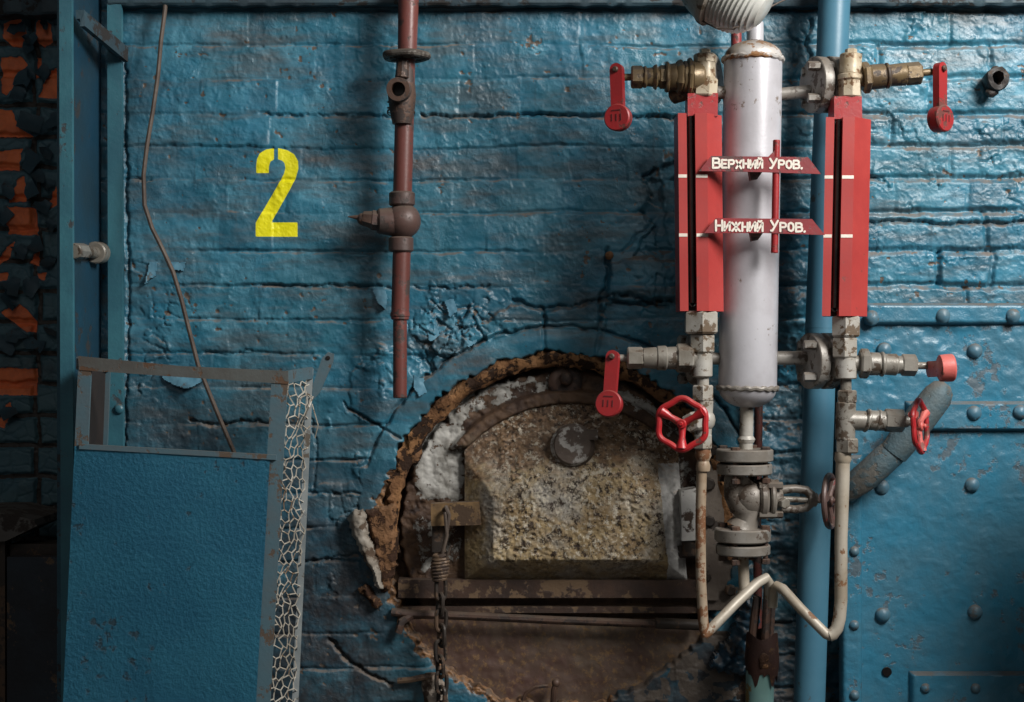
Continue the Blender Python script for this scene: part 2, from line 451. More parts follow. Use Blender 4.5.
# ------------------------------------------------------------------ back wall
CX, CY = 560., 530.     # centre of the furnace mouth in the picture plane
def build_wall():
    st = 1.25
    xs = np.arange(66, 1075, st); ys = np.arange(-30, 750, st)
    X, Y = np.meshgrid(xs, ys)
    wob = (fbm(X/110, Y/70, 3, 3) - .5) * 7 + (fbm(X/13, Y/13, 2, 9) - .5) * 3
    y = Y + wob
    lines = np.array([-60, -26, 10, 45, 79, 115, 146, 180, 213, 251, 285, 319, 353, 388, 423, 458, 493, 528, 563, 598, 633, 668, 703, 740, 800.])
    row = np.clip(np.searchsorted(lines, y) - 1, 0, len(lines) - 2)
    top = lines[row]; bot = lines[row + 1]
    dyt = y - top; dyb = bot - y
    rng = np.random.RandomState(11)
    dx = np.full(X.shape, 99.); bid = np.zeros(X.shape); vst = np.zeros(X.shape); bc = np.zeros(X.shape)
    xw = X + (fbm(X/40 + 9, Y/40, 2, 21) - .5) * 8
    for r in range(len(lines) - 1):
        b = [-40 - rng.rand() * 90]
        while b[-1] < 1150:
            b.append(b[-1] + rng.choice([52, 74, 104, 108, 56]) + rng.rand() * 6)
        b = np.array(b); vs = (rng.rand(len(b)) ** 1.5)
        m = row == r
        k = np.clip(np.searchsorted(b, xw[m]) - 1, 0, len(b) - 2)
        l = xw[m] - b[k]; rr = b[k + 1] - xw[m]
        dx[m] = np.minimum(l, rr); vst[m] = np.where(l < rr, vs[k], vs[k + 1])
        bid[m] = r * 50 + k; bc[m] = (l - rr) * .5
    right = sst(700, 860, X)
    rnd = lambda s: _h(bid, bid * 0 + s, 5)
    # joints: mostly painted shut on the left, open and rounded on the right
    dj = np.minimum(dyt, dyb)
    wj = 2.6 + 2.6 * right
    jh = sst(0., 1., (dj + (fbm(X/9, Y/9, 3, 31) - .5) * 2.6) / wj)
    jv = sst(0., 1., (dx + (fbm(X/9, Y/9, 3, 35) - .5) * 2.6) / (wj * .8))
    hs = sst(.42, .68, fbm(X/70, Y/20, 3, 41))
    vs2 = vst * (.30 + .70 * right)
    H = -(1 - jh) * (.0006 + .0048 * hs + .0055 * right) - (1 - jv) * (.0040 + .0046 * right) * vs2 * (.3 + .7*right + .7*sst(.45, .6, fbm(X/14, Y/14, 3, 44)))
    # each brick sits a little proud, shy or tipped
    rrow = _h(row, row * 0 + 3, 77)
    H += (rrow - .5) * .0032 + (rnd(1) - .5) * .0022 * (.3 + vst)
    H += (rnd(2) - .5) * .0026 * (y - (top + bot)/2) / 17 + (rnd(3) - .5) * .002 * bc / 50
    # broad undulation and thick brushed paint
    H += (fbm(X/60, Y/60, 4, 51) - .5) * (.011 - .005 * right)
    rgh = .70 - .15 * right
    H += (fbm(X/10, Y/9, 4, 61) - .5) * .0052 * rgh
    rid = np.abs(fbm(X/16, Y/11, 4, 71) - .5)
    H += (np.exp(-(rid/.022)**2)) * .0019 * rgh * sst(.42, .6, fbm(X/50, Y/50, 3, 72))
    rd2 = np.abs(fbm(X/7, Y/9, 3, 74) - .5)
    H += np.exp(-(rd2/.03)**2) * .0011 * (.9 + .8*right) * sst(.40, .6, fbm(X/40, Y/40, 3, 75))
    # flaking paint, worst above the furnace mouth and right of the vessel
    r0 = np.hypot(X - CX, Y - CY)
    fz = np.clip(np.exp(-((X-450)/75)**2 - ((Y-345)/60)**2) * .9 + np.exp(-((X-640)/60)**2 - ((Y-270)/60)**2) * .7
                 + np.exp(-((X-340)/60)**2 - ((Y-480)/140)**2) * .5 + .40 * right * sst(700, 0, Y) + np.exp(-((X-150)/40)**2 - ((Y-330)/90)**2) * .4, 0, 1)
    fm = sst(.62, .42, fbm(X/26, Y/26, 4, 81) + .25 - fz * .35)
    fm = fm * sst(.05, .35, fz)
    w1, w2, cid = worley(X/15 + (fbm(X/12, Y/12, 3, 91) - .5) * 1.2, Y/12 + (fbm(X/12, Y/12, 3, 92) - .5) * 1.2, 93)
    H += fm * ((cid - .5) * .006 + sst(.0, .3, w2 - w1) * .001 - (1 - sst(.0, .10, w2 - w1)) * .0035 + .004 * cid * w1)
    chip = fm * (cid > .86) * sst(.1, .2, w2 - w1) * .0
    iso = fbm(X/7, Y/6, 4, 95) * .8 + .2 * fbm(X/60, Y/60, 2, 96)
    isl = sst(.73, .76, iso + .03*right)
    chip = np.maximum(chip, isl); H -= isl * .0015
    # heaved blocks of brickwork round the upper right of the arch
    bx = (fbm(X/8, Y/8, 3, 141) - .5) * 9; by = (fbm(X/7, Y/7, 3, 142) - .5) * 9
    for P, q in (([(610,262),(650,258),(700,264),(700,297),(648,300),(625,294),(608,298)], .014), ([(604,302),(648,302),(700,300),(700,352),(640,352),(606,343)], -.018),
                 ([(545,311),(598,301),(602,336),(545,336)], .009), ([(500,312),(520,303),(543,311),(543,336),(500,342),(452,362),(470,330)], .010),
                 ([(656,168),(700,150),(700,262),(632,256),(653,224),(642,212),(653,196),(643,176)], -.014), ([(350,410),(389,433),(412,424),(432,398),(420,360),(380,350),(352,372)], .004)):
        H += q * sst(-1.2, 1.2, poly_sdf(X + bx, Y + by, P))
    g1, g2, gid = worley(X/22 + bx/22, Y/26, 145)
    H += (gid - .5) * .020 * sst(640, 655, X) * sst(700, 690, X) * sst(150, 175, Y) * sst(265, 250, Y)
    zone = np.exp(-((X-452)/42)**2 - ((Y-338)/44)**2)
    z1, z2, zid = worley(X/19 + bx/14, Y/22 + by/14, 147)
    H += sst(.25, .6, zone) * ((zid - .5) * .016 + .007 * z1 - .008 * (1 - sst(0, .13, z2 - z1)))
    # cracks
    cr = [([(350,408),(368,420),(389,431),(396,441),(410,424),(430,398),(446,384),(470,366),(487,353)], 1.7, .012),
          ([(350,408),(342,402)], 1.2, .006), ([(396,441),(390,455),(372,460)], 1.4, .008),
          ([(655,168),(642,176),(652,196),(641,212),(652,222),(632,240),(622,252)], 1.6, .008),
          ([(607,250),(609,272),(604,290),(600,300),(602,318),(596,334)], 2.2, .010),
          ([(512,300),(530,306),(545,309),(575,306),(600,299),(625,294),(650,300),(690,298)], 2.2, .010),
          ([(543,309),(545,322),(543,337)], 1.8, .009), ([(600,300),(640,303),(670,306)], 2.0, .008),
          ([(427,313),(440,322),(452,330),(447,345),(436,356)], 1.2, .006), ([(474,318),(480,332),(488,344)], 1.4, .008),
          ([(425,352),(432,372),(446,384)], 1.2, .007), ([(430,300),(445,312),(470,305),(482,318)], 1.2, .006),
          ([(420,115),(470,116),(540,114),(600,116),(676,117)], 1.9, .011), ([(258,113),(300,116),(340,114),(390,117)], 1.3, .005),
          ([(265,284),(300,286),(340,285),(392,287)], 1.4, .007), ([(414,287),(450,288),(490,285)], 1.2, .006),
          ([(125,178),(150,180)], 1.4, .006), ([(812,20),(806,45),(812,62),(800,84),(806,104)], 1.8, .010),
          ([(788,30),(800,48),(795,66)], 1.4, .007),
          ([(330,640),(350,662),(372,676),(392,684)], 2.2, .010), ([(310,560),(345,556),(372,552)], 1.4, .005),
          ([(868,222),(900,221),(940,224),(1030,222)], 2.2, .010), ([(205,352),(225,354),(252,350)], 1.2, .005),
          ([(125,445),(128,300),(126,180),(124,60)], 2.4, .006), ([(310,420),(318,450),(312,490)], 1.2, .004),
          ([(190,420),(215,425),(250,420),(275,425)], 1.5, .008)]
    jx = (fbm(X/6, Y/6, 3, 101) - .5) * 6; jy = (fbm(X/6, Y/6, 3, 102) - .5) * 6
    jb = (fbm(X/5, Y/5, 3, 103) - .5) * 7
    for pts, w, dep in cr:
        P = np.array(pts); lo = P.min(0) - 14; hi = P.max(0) + 14
        i0, i1 = np.searchsorted(xs, (lo[0], hi[0])); j0, j1 = np.searchsorted(ys, (lo[1], hi[1]))
        if i1 <= i0 or j1 <= j0: continue
        sl = (slice(j0, j1), slice(i0, i1))
        d = seg_dist(X[sl] + jx[sl], Y[sl] + jy[sl], pts)
        H[sl] -= dep * 1.3 * np.exp(-(d / (w*.72)) ** 2)
    # ring of smooth bricks round the furnace mouth
    th = np.arctan2(Y - CY, X - CX)
    nz = (vn(th*9 + 40, th*0, 111) - .5) * 7 + (vn(th*40, th*0 + 3, 112) - .5) * 5
    Rh = 177 + nz
    ringw = sst(204, 201, r0) * sst(600, 560, Y)
    seamt = np.minimum(np.minimum(np.abs(th + 1.655), np.abs(th + 1.37)), np.abs(th + 2.62)) * r0 + (fbm(X/8, Y/8, 2, 117) - .5) * 4
    ringH = .004 + .004 * sst(203, 190, r0) + (fbm(X/30, Y/30, 3, 113) - .5) * .006 + (fbm(X/9, Y/9, 3, 115) - .5) * .002 - .006 * np.exp(-(seamt/1.5)**2)
    H = H * (1 - ringw) + ringH * ringw
    H -= .010 * np.exp(-((r0 - 204 - (fbm(X/9, Y/9, 2, 114) - .5) * 5) / 1.25) ** 2) * sst(470, 440, Y) * 1.5
    # brick behind the pipes steps back; the casing recess
    H -= .12 * sst(738, 752, X + (fbm(X/8, Y/8, 3, 120) - .5) * 14) * sst(300, 400, Y) * sst(185, 196, r0)
    H += (fbm(X/12, Y/10, 4, 121) - .5) * .02 * sst(740, 760, X) * sst(860, 840, X) * sst(120, 320, Y)
    H -= .03 * sst(858, 868, X) * sst(322, 330, Y)
    # mouth edge turns in
    H -= .05 * sst(2.5, -3.5, r0 - Rh)
    tan = sst(9, 3, r0 - Rh - (fbm(X/7, Y/7, 3, 131) - .35) * 12)
    tan = tan * sst(640, 590, X)
    tan *= np.where(Y < 470, sst(2, -1.5, r0 - Rh), 1.)
    H += tan * ((fbm(X/4, Y/4, 3, 132) - .5) * .010 - .004) * sst(-3, 2, r0 - Rh)
    # soot stains, darker lower left; painted shade: gauge shadow, recess behind the pipes
    soot_shade = np.clip(.75 * sst(330, 560, Y) * sst(470, 300, X) + .55 * np.exp(-((X-655)/42)**2 - ((Y-185)/40)**2) + .45 * np.exp(-((X-500)/150)**2 - ((Y-8)/16)**2)
                   + .4 * np.exp(-((X-620)/90)**2 - ((Y-262)/20)**2) + .7 * np.exp(-((X-790)/34)**2 - ((Y-520)/190)**2)
                   + .35 * np.exp(-((X-860)/160)**2 - ((Y-10)/18)**2) + .5 * np.exp(-((X-350)/60)**2 - ((Y-640)/90)**2)
                   + .5 * np.exp(-((X-185)/80)**2 - ((Y-430)/40)**2) + .35 * np.exp(-((X-140)/26)**2 - ((Y-120)/120)**2)
                   + .35 * np.exp(-((X-980)/90)**2 - ((Y-240)/16)**2)
                   + 1.1 * sst(585, 640, X) * sst(615, 650, Y) * sst(860, 800, X), 0, .95)
    chip = np.maximum(chip, sst(.42, .5, fbm(X/9, Y/9, 4, 160)) * sst(612, 640, X) * sst(622, 640, Y) * sst(765, 750, X))
    # stencilled numeral
    A = [(274,148),(266,149.5),(260,153),(257,159),(256,166),(256,173),(268.7,173),(269,166),(270.5,161.5),(274,159.5)]
    B = [(278,148),(287,150),(294,154),(298,161),(298.5,169),(296,178),(290,190),(282,204),(271.5,222.5),(297.7,222.5),(297.7,236.8),(256,236.8),(256,222.7),(268,202),(278,185),(284,174),(285.4,168),(284.5,163),(282,160.5),(278,159.5)]
    m = (X > 240) & (X < 315) & (Y > 135) & (Y < 250)
    num = np.full(X.shape, -5.)
    num[m] = np.maximum(poly_sdf(X[m], Y[m], A), poly_sdf(X[m], Y[m], B))
    num = np.clip(num, -4, 4)
    keep = (r0 > Rh - 4)
    o = grid_mesh('wall_back', X, Y, H, keep, {'chip': chip, 'tan': tan, 'num': num, 'soot_shade': soot_shade, 'tone': np.clip(rnd(9) + (fbm(X/24, Y/24, 4, 150) - .5) * 1.6, 0, 1)}, M['wall'])
    o['kind'] = 'structure'
    return o
wall = build_wall()

# left: brick pier set farther back, its paint hanging off in plates
def build_left():
    d0 = -.28
    xs = np.arange(-45, 110, 1.); ys = np.arange(-30, 770, 1.)
    X, Y = np.meshgrid(xs, ys)
    wob = (fbm(X/20, Y/20, 3, 203) - .5) * 4
    p = 31.0
    yy = Y + wob - 12
    row = np.floor(yy / p); fy = yy - row * p
    off = np.where(row % 2 == 0, 33., 37.) + (row > 6) * 2
    xx = X + (fbm(X/20+5, Y/20, 2, 204) - .5) * 4
    fx = np.minimum(np.abs(xx - off), np.minimum(np.abs(xx + 30), np.abs(xx - off - 62)))
    dj = np.minimum(np.minimum(fy, p - fy), fx)
    H = -.010 * (1 - sst(1.5, 5, dj + (fbm(X/6, Y/6, 3, 205) - .5) * 3))
    H += (_h(row, (xx > off) * 1., 9) - .5) * .006 + (fbm(X/9, Y/9, 4, 206) - .5) * .004
    R = [[(3,23),(20,18),(27,33),(33,47),(13,47),(3,38)], [(36,24),(41,19),(52,25),(52,42),(44,47),(37,42)],
         [(1,58),(22,57),(27,64),(18,82),(6,95),(1,92)], [(36,57),(41,57),(40,76),(36,80)], [(40,95),(50,72),(58,68),(58,98),(38,98)],
         [(-9,110),(12,110),(19,128),(33,136),(-9,137)], [(-9,152),(24,149),(18,170),(-9,170)], [(8,199),(18,180),(25,176),(26,202),(10,203)],
         [(6,207),(36,208),(37,235),(8,234)], [(-5,262),(15,240),(10,257),(-5,267)], [(29,263),(38,250),(39,266)], [(-5,275),(9,272),(8,280),(-5,282)],
         [(37,273),(48,273),(46,280),(40,281)], [(2,313),(12,305),(20,304),(28,310),(36,320),(36,332),(27,332),(12,322)], [(-9,368),(36,368),(36,395),(-9,396)],
         [(-5,425),(6,406),(11,402),(12,410),(3,428)], [(48,200),(56,186),(58,204),(50,210)], [(-9,20),(-2,30),(-4,46),(-9,46)]]
    jx = (fbm(X/5, Y/5, 3, 207) - .5) * 3
    sd = np.full(X.shape, -9.)
    for P in R: sd = np.maximum(sd, poly_sdf(X + jx, Y + jx, P))
    raw = sst(-.6, .6, sd)
    w1, w2, cid = worley(X/17, Y/14, 211)
    H += (1 - raw) * (.002 + (cid - .4) * .004 * (1 - .7*sst(395, 420, Y)) - (1 - sst(.02, .10, w2 - w1)) * .0025) + .003 * np.exp(-((sd + 2)/1.6)**2)
    joint = (1 - sst(1., 3.4, dj + (fbm(X/6, Y/6, 3, 212) - .5) * 2)) * (1 - raw)
    o = grid_mesh('wall_left', X, Y, H, None, {'raw': raw, 'joint': joint}, M['leftbrick'], d0=d0)
    o['kind'] = 'structure'
    # paint plates curling off the bricks
    rnd = random.Random(5)
    F2 = MB()
    spots = [(18,28,10,.5),(30,43,11,-.6),(26,38,7,.3),(44,24,6,.2),(22,80,13,-.5),(18,93,9,.4),(31,75,7,.9),(44,72,9,.7),(30,122,13,.3),(38,128,8,-.4),(28,160,12,-.9),(38,175,10,.2),(8,190,11,.6),(30,190,9,-.5),
             (42,205,10,.5),(4,215,9,.8),(18,250,12,.4),(34,245,9,-.3),(8,285,13,.2),(30,285,12,.6),(48,262,8,.3),(10,300,10,.8),(18,335,12,.2),(6,345,11,.5),(36,345,11,-.4),(50,330,8,.2),(8,412,9,-.5),(46,150,9,.4),(52,120,8,-.3),(48,185,8,.2),(50,225,8,.5)]
    for (px, py, s, rot) in spots:
        n = 4
        base = -.28 + .004
        ca, sa = math.cos(rot), math.sin(rot)
        V = {}
        hw = s * (.7 + .3*rnd.random()); hh = s * (.6 + .3*rnd.random())
        curl = .008 + .016 * rnd.random()
        cut = [rnd.choice((.15, .5, 1., 1.)) for _ in range(4)]
        for i in range(n+1):
            for j in range(n+1):
                u = i/n*2-1; v = j/n*2-1
                q = cut[(u > 0) * 2 + (v > 0)]
                uu = u * hw * (1 - abs(v)*(1-q)); vv = v * hh * (1 - abs(u)*(1-q)*.7)
                X0 = px + uu*ca - vv*sa; Y0 = py + uu*sa + vv*ca
                V[i, j] = F2.b.verts.new(Q(X0, Y0, base + curl * max(0, v*.5+.5)**2 + .002*rnd.random()))
        for i in range(n):
            for j in range(n):
                F2.b.faces.new((V[i,j], V[i,j+1], V[i+1,j+1], V[i+1,j]))
    bmesh.ops.solidify(F2.b, geom=F2.b.faces[:], thickness=.0012)
    fl = F2.build('peeling_paint', M['flake'], o)
    fl['kind'] = 'stuff'
    return o
M['flake'] = worn('blue_grey_paint_flake', srgb(74, 106, 120), srgb(62, 92, 106), srgb(78, 76, 74), .15, 12, .5, 0, .5, .001, 40)
wall_left = build_left()

# unseen blocker added outside the right edge; it shades the casing's lower corner
b = MB().prism([(1.04,-.46,0), (1.60,-.14,0), (1.66,-.24,0), (1.09,-.56,0)], (0,0,1.30)); b.bevel(.004)
o = b.build('right_shade_blocker', M['slab']); o['kind'] = 'structure'
# plinth of the wall and the return beside the channel
b = MB().pbox(66, 742, 1075, 976, .004, .12); b.bevel(.004); o = b.build('baseboard_back', M['wallplain']); o['kind'] = 'structure'
b = MB().box((-.897, .16, 1.2), .02, .34, 2.4); o = b.build('wall_side', M['wallplain']); o['kind'] = 'structure'
b = MB().pbox(60, -330, 1075, -22, -.012, .1); o = b.build('wall_upper', M['wallplain']); o['kind'] = 'structure'
b = MB().box((-1.45, .42, 1.2), 1.2, .2, 2.4); o = b.build('wall_left_rear', M['wallplain']); o['kind'] = 'structure'
# curls of paint standing off the wall
def curl(P, lift, seed):
    n = 12; b = MB()
    X, Y = np.meshgrid(np.arange(min(p[0] for p in P)-2, max(p[0] for p in P)+3, 1.), np.arange(min(p[1] for p in P)-2, max(p[1] for p in P)+3, 1.))
    sd = poly_sdf(X, Y + (fbm(X/4, Y/4, 2, seed)-.5)*3, P)
    y0 = min(p[1] for p in P); y1 = max(p[1] for p in P)
    t = (Y - y0) / (y1 - y0)
    H = .004 + lift * t**2 + (fbm(X/6, Y/6, 3, seed)-.5)*.004
    grid_mesh('paint_curl', X, Y, H, sd > -.3, {}, M['curl'], wall, 0, skirt=-.002)
M['curl'] = worn('pale_blue_paint_curl', srgb(92, 138, 158), srgb(76, 122, 144), srgb(90, 96, 98), .2, 20, .35, 0, .2, .001, 50)
curl([(160,375),(178,373),(202,374),(204,380),(194,388),(184,388),(168,382)], .016, 901)
curl([(372,288),(384,286),(388,298),(386,310),(378,303)], .014, 902)
curl([(414,375),(424,378),(428,392),(420,396),(414,388)], .010, 903)
curl([(150,262),(158,262),(156,276),(146,284),(148,272)], .008, 904)
curl([(168,262),(186,262),(184,272),(174,270)], .008, 905)
curl([(444,300),(454,298),(458,312),(450,318)], .012, 906)
curl([(462,330),(474,326),(478,342),(468,348)], .012, 907)
curl([(424,322),(436,318),(440,336),(430,342)], .012, 908)
# floor
fb = MB(); fb.box((0.2, -1.6, -.03), 5.2, 4.6, .06)
fo = fb.build('floor', M['floor']); fo['kind'] = 'structure'

# steel ledge along the top of the wall, crusted underneath
def rough_bar(name, x0, x1, y0, y1, d, depth, seed, dip=3.):
    xs = np.arange(x0, x1 + 1, 3.)
    n = len(xs)
    e = y1 + (fbm(xs/9., xs*0 + seed, 4, seed) - .4) * dip
    b = MB()
    rows = []
    for i, x in enumerate(xs):
        rows.append([b.b.verts.new(v) for v in (Q(x, y0, d), Q(x, y1 - 2.5, d), Q(x, float(e[i]), d - .004), Q(x, float(e[i]) - 1, d - .004) + Vector((0, depth, 0)), Q(x, y0, d) + Vector((0, depth, 0)))])
    for a, c in zip(rows[:-1], rows[1:]):
        for k in range(5):
            l = (k + 1) % 5
            b.b.faces.new((a[k], a[l], c[l], c[k]))
    b.b.faces.new(rows[0]); b.b.faces.new(rows[-1][::-1])
    o = b.build(name, M['soffit'])
    o['kind'] = 'structure'
    return o
rough_bar('trim_1', 108, 1075, -24, 5, .035, .05, 301)
rough_bar('trim_2', -40, 90, -30, 14, -.22, .07, 302, 4)

# ------------------------------------------------------------------ steel channel at the left
def channel():
    base = Q(68, 351, .22); base.z = 0
    r = thing('steel_channel', 'tall blue steel channel upright between the peeling brick pier and the blue wall', 'steel upright', base)
    def strip(xa0, xa1, xb0, xb1, d, th, ytop, ybot=None):
        # vertical bar; x at y=0 (a) and at y=700 (b), reaching the floor
        P = [Q(xa0, ytop, d), Q(xa1, ytop, d)]
        k = (D - d) / F
        yb = 351 + ZC / k if ybot is None else ybot
        t = (yb - ytop) / 700.
        P += [Q(xa1 + (xb1 - xa1) * t, yb, d), Q(xa0 + (xb0 - xa0) * t, yb, d)]
        return MB().prism(P, (0, th, 0))
    b = strip(59, 71.5, 61, 74, .22, .012, -30); b.bevel(.002)
    b.build('front_flange', M['channel'], r)
    # web runs straight back to the wall
    kf = (D - .21) / F; kb = (D + .02) / F
    zf = ZC - (10 - 351) * kf; x0 = (69 - 512) * kf
    w = MB()
    w.prism([(x0-.008, -.215, 0), (x0-.008, -.215, 2.4), (x0-.008, .02, 2.4), (x0-.008, .02, 0)], (.010, 0, 0))
    w.build('web', M['web'], r)
    b = strip(107, 121, 109, 124, .032, .014, -30); b.bevel(.002)
    b.build('back_flange', M['channel'], r)
    # sloping top stiffener seen as a depth line
    g = MB()
    pa = Q(78, 12, .205); pb = Q(123, 49, .03)
    zt = (pa.z + pb.z) / 2
    g.prism([(pa.x-.004, pa.y, pa.z-.012), (pa.x+.012, pa.y, pa.z-.012), (pb.x+.010, pb.y, pb.z-.012), (pb.x-.02, pb.y, pb.z-.012)], (0, 0, .016))
    g.prism([(pa.x+.004, pa.y, pa.z-.026), (pa.x+.012, pa.y, pa.z-.026), (pb.x+.010, pb.y, pb.z-.026), (pb.x+.002, pb.y, pb.z-.026)], (0, 0, .026))
    g.rough(.002, 60, 5)
    g.build('top_stiffener', M['soffit'], r)
    n = MB()
    a = Q(100, 253, .05); c = Q(74, 251, .215)
    n.seg(a, a.lerp(c, .75), S(6, .1), S(5.5, .1)); n.seg(a.lerp(c, .62), c, S(8.5, .2), S(8, .2), n=8)
    n.seg(a.lerp(c, .0), a.lerp(c, .22), S(11, .05), n=20)
    n.build('pipe_stub', M['greymetal'], r)
    n = MB().ball(Q(119, 409, .034), S(5), (1, .6, 1)); n.build('bolt', M['channel'], r)
channel()

# dark bench at the bottom left
def bench():
    base = Q(20, 351, -.05); base.z = 0
    r = thing('bench', 'dark bench with a grey slab top in the shadow at the lower left corner', 'bench', base)
    b = MB()
    P = [Q(-60, 513, .0), Q(-2, 512, .0), Q(34, 520, .0), Q(37, 526, .0), Q(6, 541, .0), Q(-60, 548, .0)]
    b.prism(P, (0, .2, 0)).bevel(.003); b.build('bench_top', M['slab'], r)
    k = D / F
    yb = 351 + ZC / k
    b = MB().pbox(7, 557, 68, yb, .0, .025); b.bevel(.002); b.build('side_board', M['darkwood'], r)
    b = MB().pbox(-60, 541, 5, yb, -.02, .04); b.bevel(.002); b.build('front_board', M['iron'], r)
    b = MB().pbox(10, 544, 70, 558, -.04, .06); b.bevel(.002); b.build('rail', M['iron'], r)
bench()

# hanging cable
b = MB()
cp = [(166,-14),(165,10),(161,40),(158,75),(153,110),(147,145),(143.5,175),(144.5,205),(152,228),(163,250),(173,272),(181,298),(189,330),(198,365),(210,395),(222,424),(234,452),(240,470)]
b.tube([Q(x, y, .02 + .05*math.sin(i/17*PI)) for i, (x, y) in enumerate(cp)], S(2.2), 8)
setp(b.build('cable', M['cable']), 'thin brown cable hanging down the blue wall left of the yellow numeral', 'cable')

# ------------------------------------------------------------------ guard with wire sides
def guard():
    base = Q(180, 351, .3); base.z = 0
    r = thing('machine_guard', 'blue sheet steel guard with open top window and chicken wire side', 'guard', base)
    df, db = .35, .13
    def L(xa, xb, y):   # edge line leaning: x at y=370 and y=702
        return xa + (xb - xa) * (y - 370) / 332.
    def floor_y(d): return 351 + ZC / ((D - d) / F)
    yf = floor_y(df); ybk = floor_y(db)
    def post(xa0, xb0, xa1, xb1, y0, y1, d, th):
        P = [Q(L(xa0, xb0, y0), y0, d), Q(L(xa1, xb1, y0), y0 + (xa1-xa0)*.1, d), Q(L(xa1, xb1, y1), y1, d), Q(L(xa0, xb0, y1), y1, d)]
        return MB().prism(P, (0, th, 0))
    # angle iron frame
    b = post(78, 63, 91, 77, 357, yf, df, .006); b.bevel(.0015); b.build('upright', M['guardframe'], r)
    b = post(272, 253, 288, 270, 372, yf, df, .006); b.bevel(.0015); b.build('upright', M['guardframe'], r)
    b = post(104, 92, 110, 98, 362, ybk, db, .006); b.bevel(.0015); b.build('upright', M['guardframe'], r)
    b = post(307, 292, 313, 298, 368, ybk, db+.002, .006); b.bevel(.0015); b.build('upright', M['pale_edge'], r)
    b = MB().prism([Q(78,356,df+.0015), Q(180,366,df+.0015), Q(288,371,df+.0015), Q(288,384,df+.0015), Q(180,377,df+.0015), Q(79,370,df+.0015)], (0,.006,0)); b.bevel(.0015)
    b.build('top_rail', M['toprail'], r)
    for (xa, ya, xb, yb_) in ((287, 371, 313, 367), (79, 357, 109, 360)):
        b = MB()
        A = Q(xa, ya, df-.008); B = Q(xb, yb_, db)
        b.prism([A, A - Vector((0,0,.022)), B - Vector((0,0,.022)), B], (-.005, 0, 0)); b.bevel(.001)
        b.build('side_rail', M['guardframe'], r)
    # sheet: gently buckled
    nx, ny = 40, 90
    b = MB(); V = {}
    for i in range(nx+1):
        for j in range(ny+1):
            u = i/nx; v = j/ny
            yl = 446 + (yf - 446 - 4) * v; yr = 457 + (yf - 457 - 4) * v
            y = yl + (yr - yl) * u
            x = L(78, 63, y) * (1-u) + L(275, 256, y) * u
            k = .004*math.sin(u*PI)*math.sin(v*9) + .003*(float(fbm(np.array([u*4.]), np.array([v*8.]), 3, 401)[0])-.5)
            V[i, j] = b.b.verts.new(Q(x, y, df + .003 + k))
    for i in range(nx):
        for j in range(ny):
            b.b.faces.new((V[i,j], V[i,j+1], V[i+1,j+1], V[i+1,j]))
    bmesh.ops.solidify(b.b, geom=b.b.faces[:], thickness=.004)
    b.build('front_sheet', M['guard'], r, ang=60)
    # folded lip on the sheet's upper edge
    b = MB().prism([Q(79,444,df+.006), Q(276,455,df+.006), Q(276,460,df+.006), Q(79,449,df+.006)], (0,.01,0)); b.bevel(.001)
    b.build('sheet_lip', M['guardframe'], r)
    # hooked lug
    b = MB(); P = [Q(313,384,db), Q(322,358,db), Q(328,352,db), Q(334,354,db), Q(333,362,db), Q(320,392,db), Q(313,400,db)]
    b.prism(P, (0,.006,0)); b.bevel(.001); lug = b.build('lug', M['guardframe'], r)
    b = MB().seg(Q(328,358,db+.0015), Q(328,358,db-.002), S(2.2), n=12); b.build('lug_hole', M['black'], lug)
    # chicken wire side: hexagons in the plane of the side, a bit slack
    rnd = random.Random(8)
    def wire(name, top0, top1, bot0, bot1, sides):
        b = MB()
        def pt(u, y):
            xa = L(sides[0], sides[1], y); xb = L(sides[2], sides[3], y)
            A = Q(xa, y, df - .01); B = Q(xb, y, db)
            p = A.lerp(B, u)
            h = math.sin(u*37.1 + y*.61)*.5 + math.sin(y*.23 + u*11)*.5
            p.x += .006 * h + .006*math.sin(u*PI)*math.sin(y*.05)
            return p
        nc = 5; ph = 10.5
        y = 372.; row = 0
        rad = .00125
        while y < yf - 10:
            sh = .5 if row % 2 else 0.
            for c in range(-1, nc+1):
                u0 = (c + sh) / nc; u1 = (c + .5 + sh) / nc; u2 = (c + 1 + sh) / nc
                top = (u1, y); l = (u0, y + ph*.30); rr = (u2, y + ph*.30); dn = (u0, y + ph*1.0)
                for (a, e) in ((l, top), (top, rr), (l, dn)):
                    if min(a[0], e[0]) < -.02 or max(a[0], e[0]) > 1.02: continue
                    j = lambda q: pt(q[0] + .10*math.sin(q[1]*1.7+q[0]*23)/nc, q[1] + 1.6*math.sin(q[0]*41+q[1]*.9))
                    b.tube([j(a), j(e)], rad, 4)
            y += ph; row += 1
        o = b.build(name, M['wiremesh'], r)
        return o
    wire('wire_netting', 372, 372, yf, yf, (287, 268, 310, 295))
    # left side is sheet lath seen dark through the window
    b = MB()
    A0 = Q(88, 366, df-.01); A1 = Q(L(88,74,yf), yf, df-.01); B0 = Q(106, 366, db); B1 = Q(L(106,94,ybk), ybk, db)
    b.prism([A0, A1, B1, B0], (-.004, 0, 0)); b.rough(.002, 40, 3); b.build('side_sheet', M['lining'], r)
    # loose wire end at the top corner
    b = MB().tube([Q(303,420,.25), Q(309,407,.27), Q(313,397,.26), Q(308,394,.25), Q(300,398,.25), Q(294,412,.24)], .0013, 5)
    b.build('loose_wire', M['wiremesh'], r)
    b = MB().tube([Q(312,404,.2), Q(318,425,.2), Q(315,438,.19)], .0011, 5); b.build('loose_wire', M['wiremesh'], r)
guard()

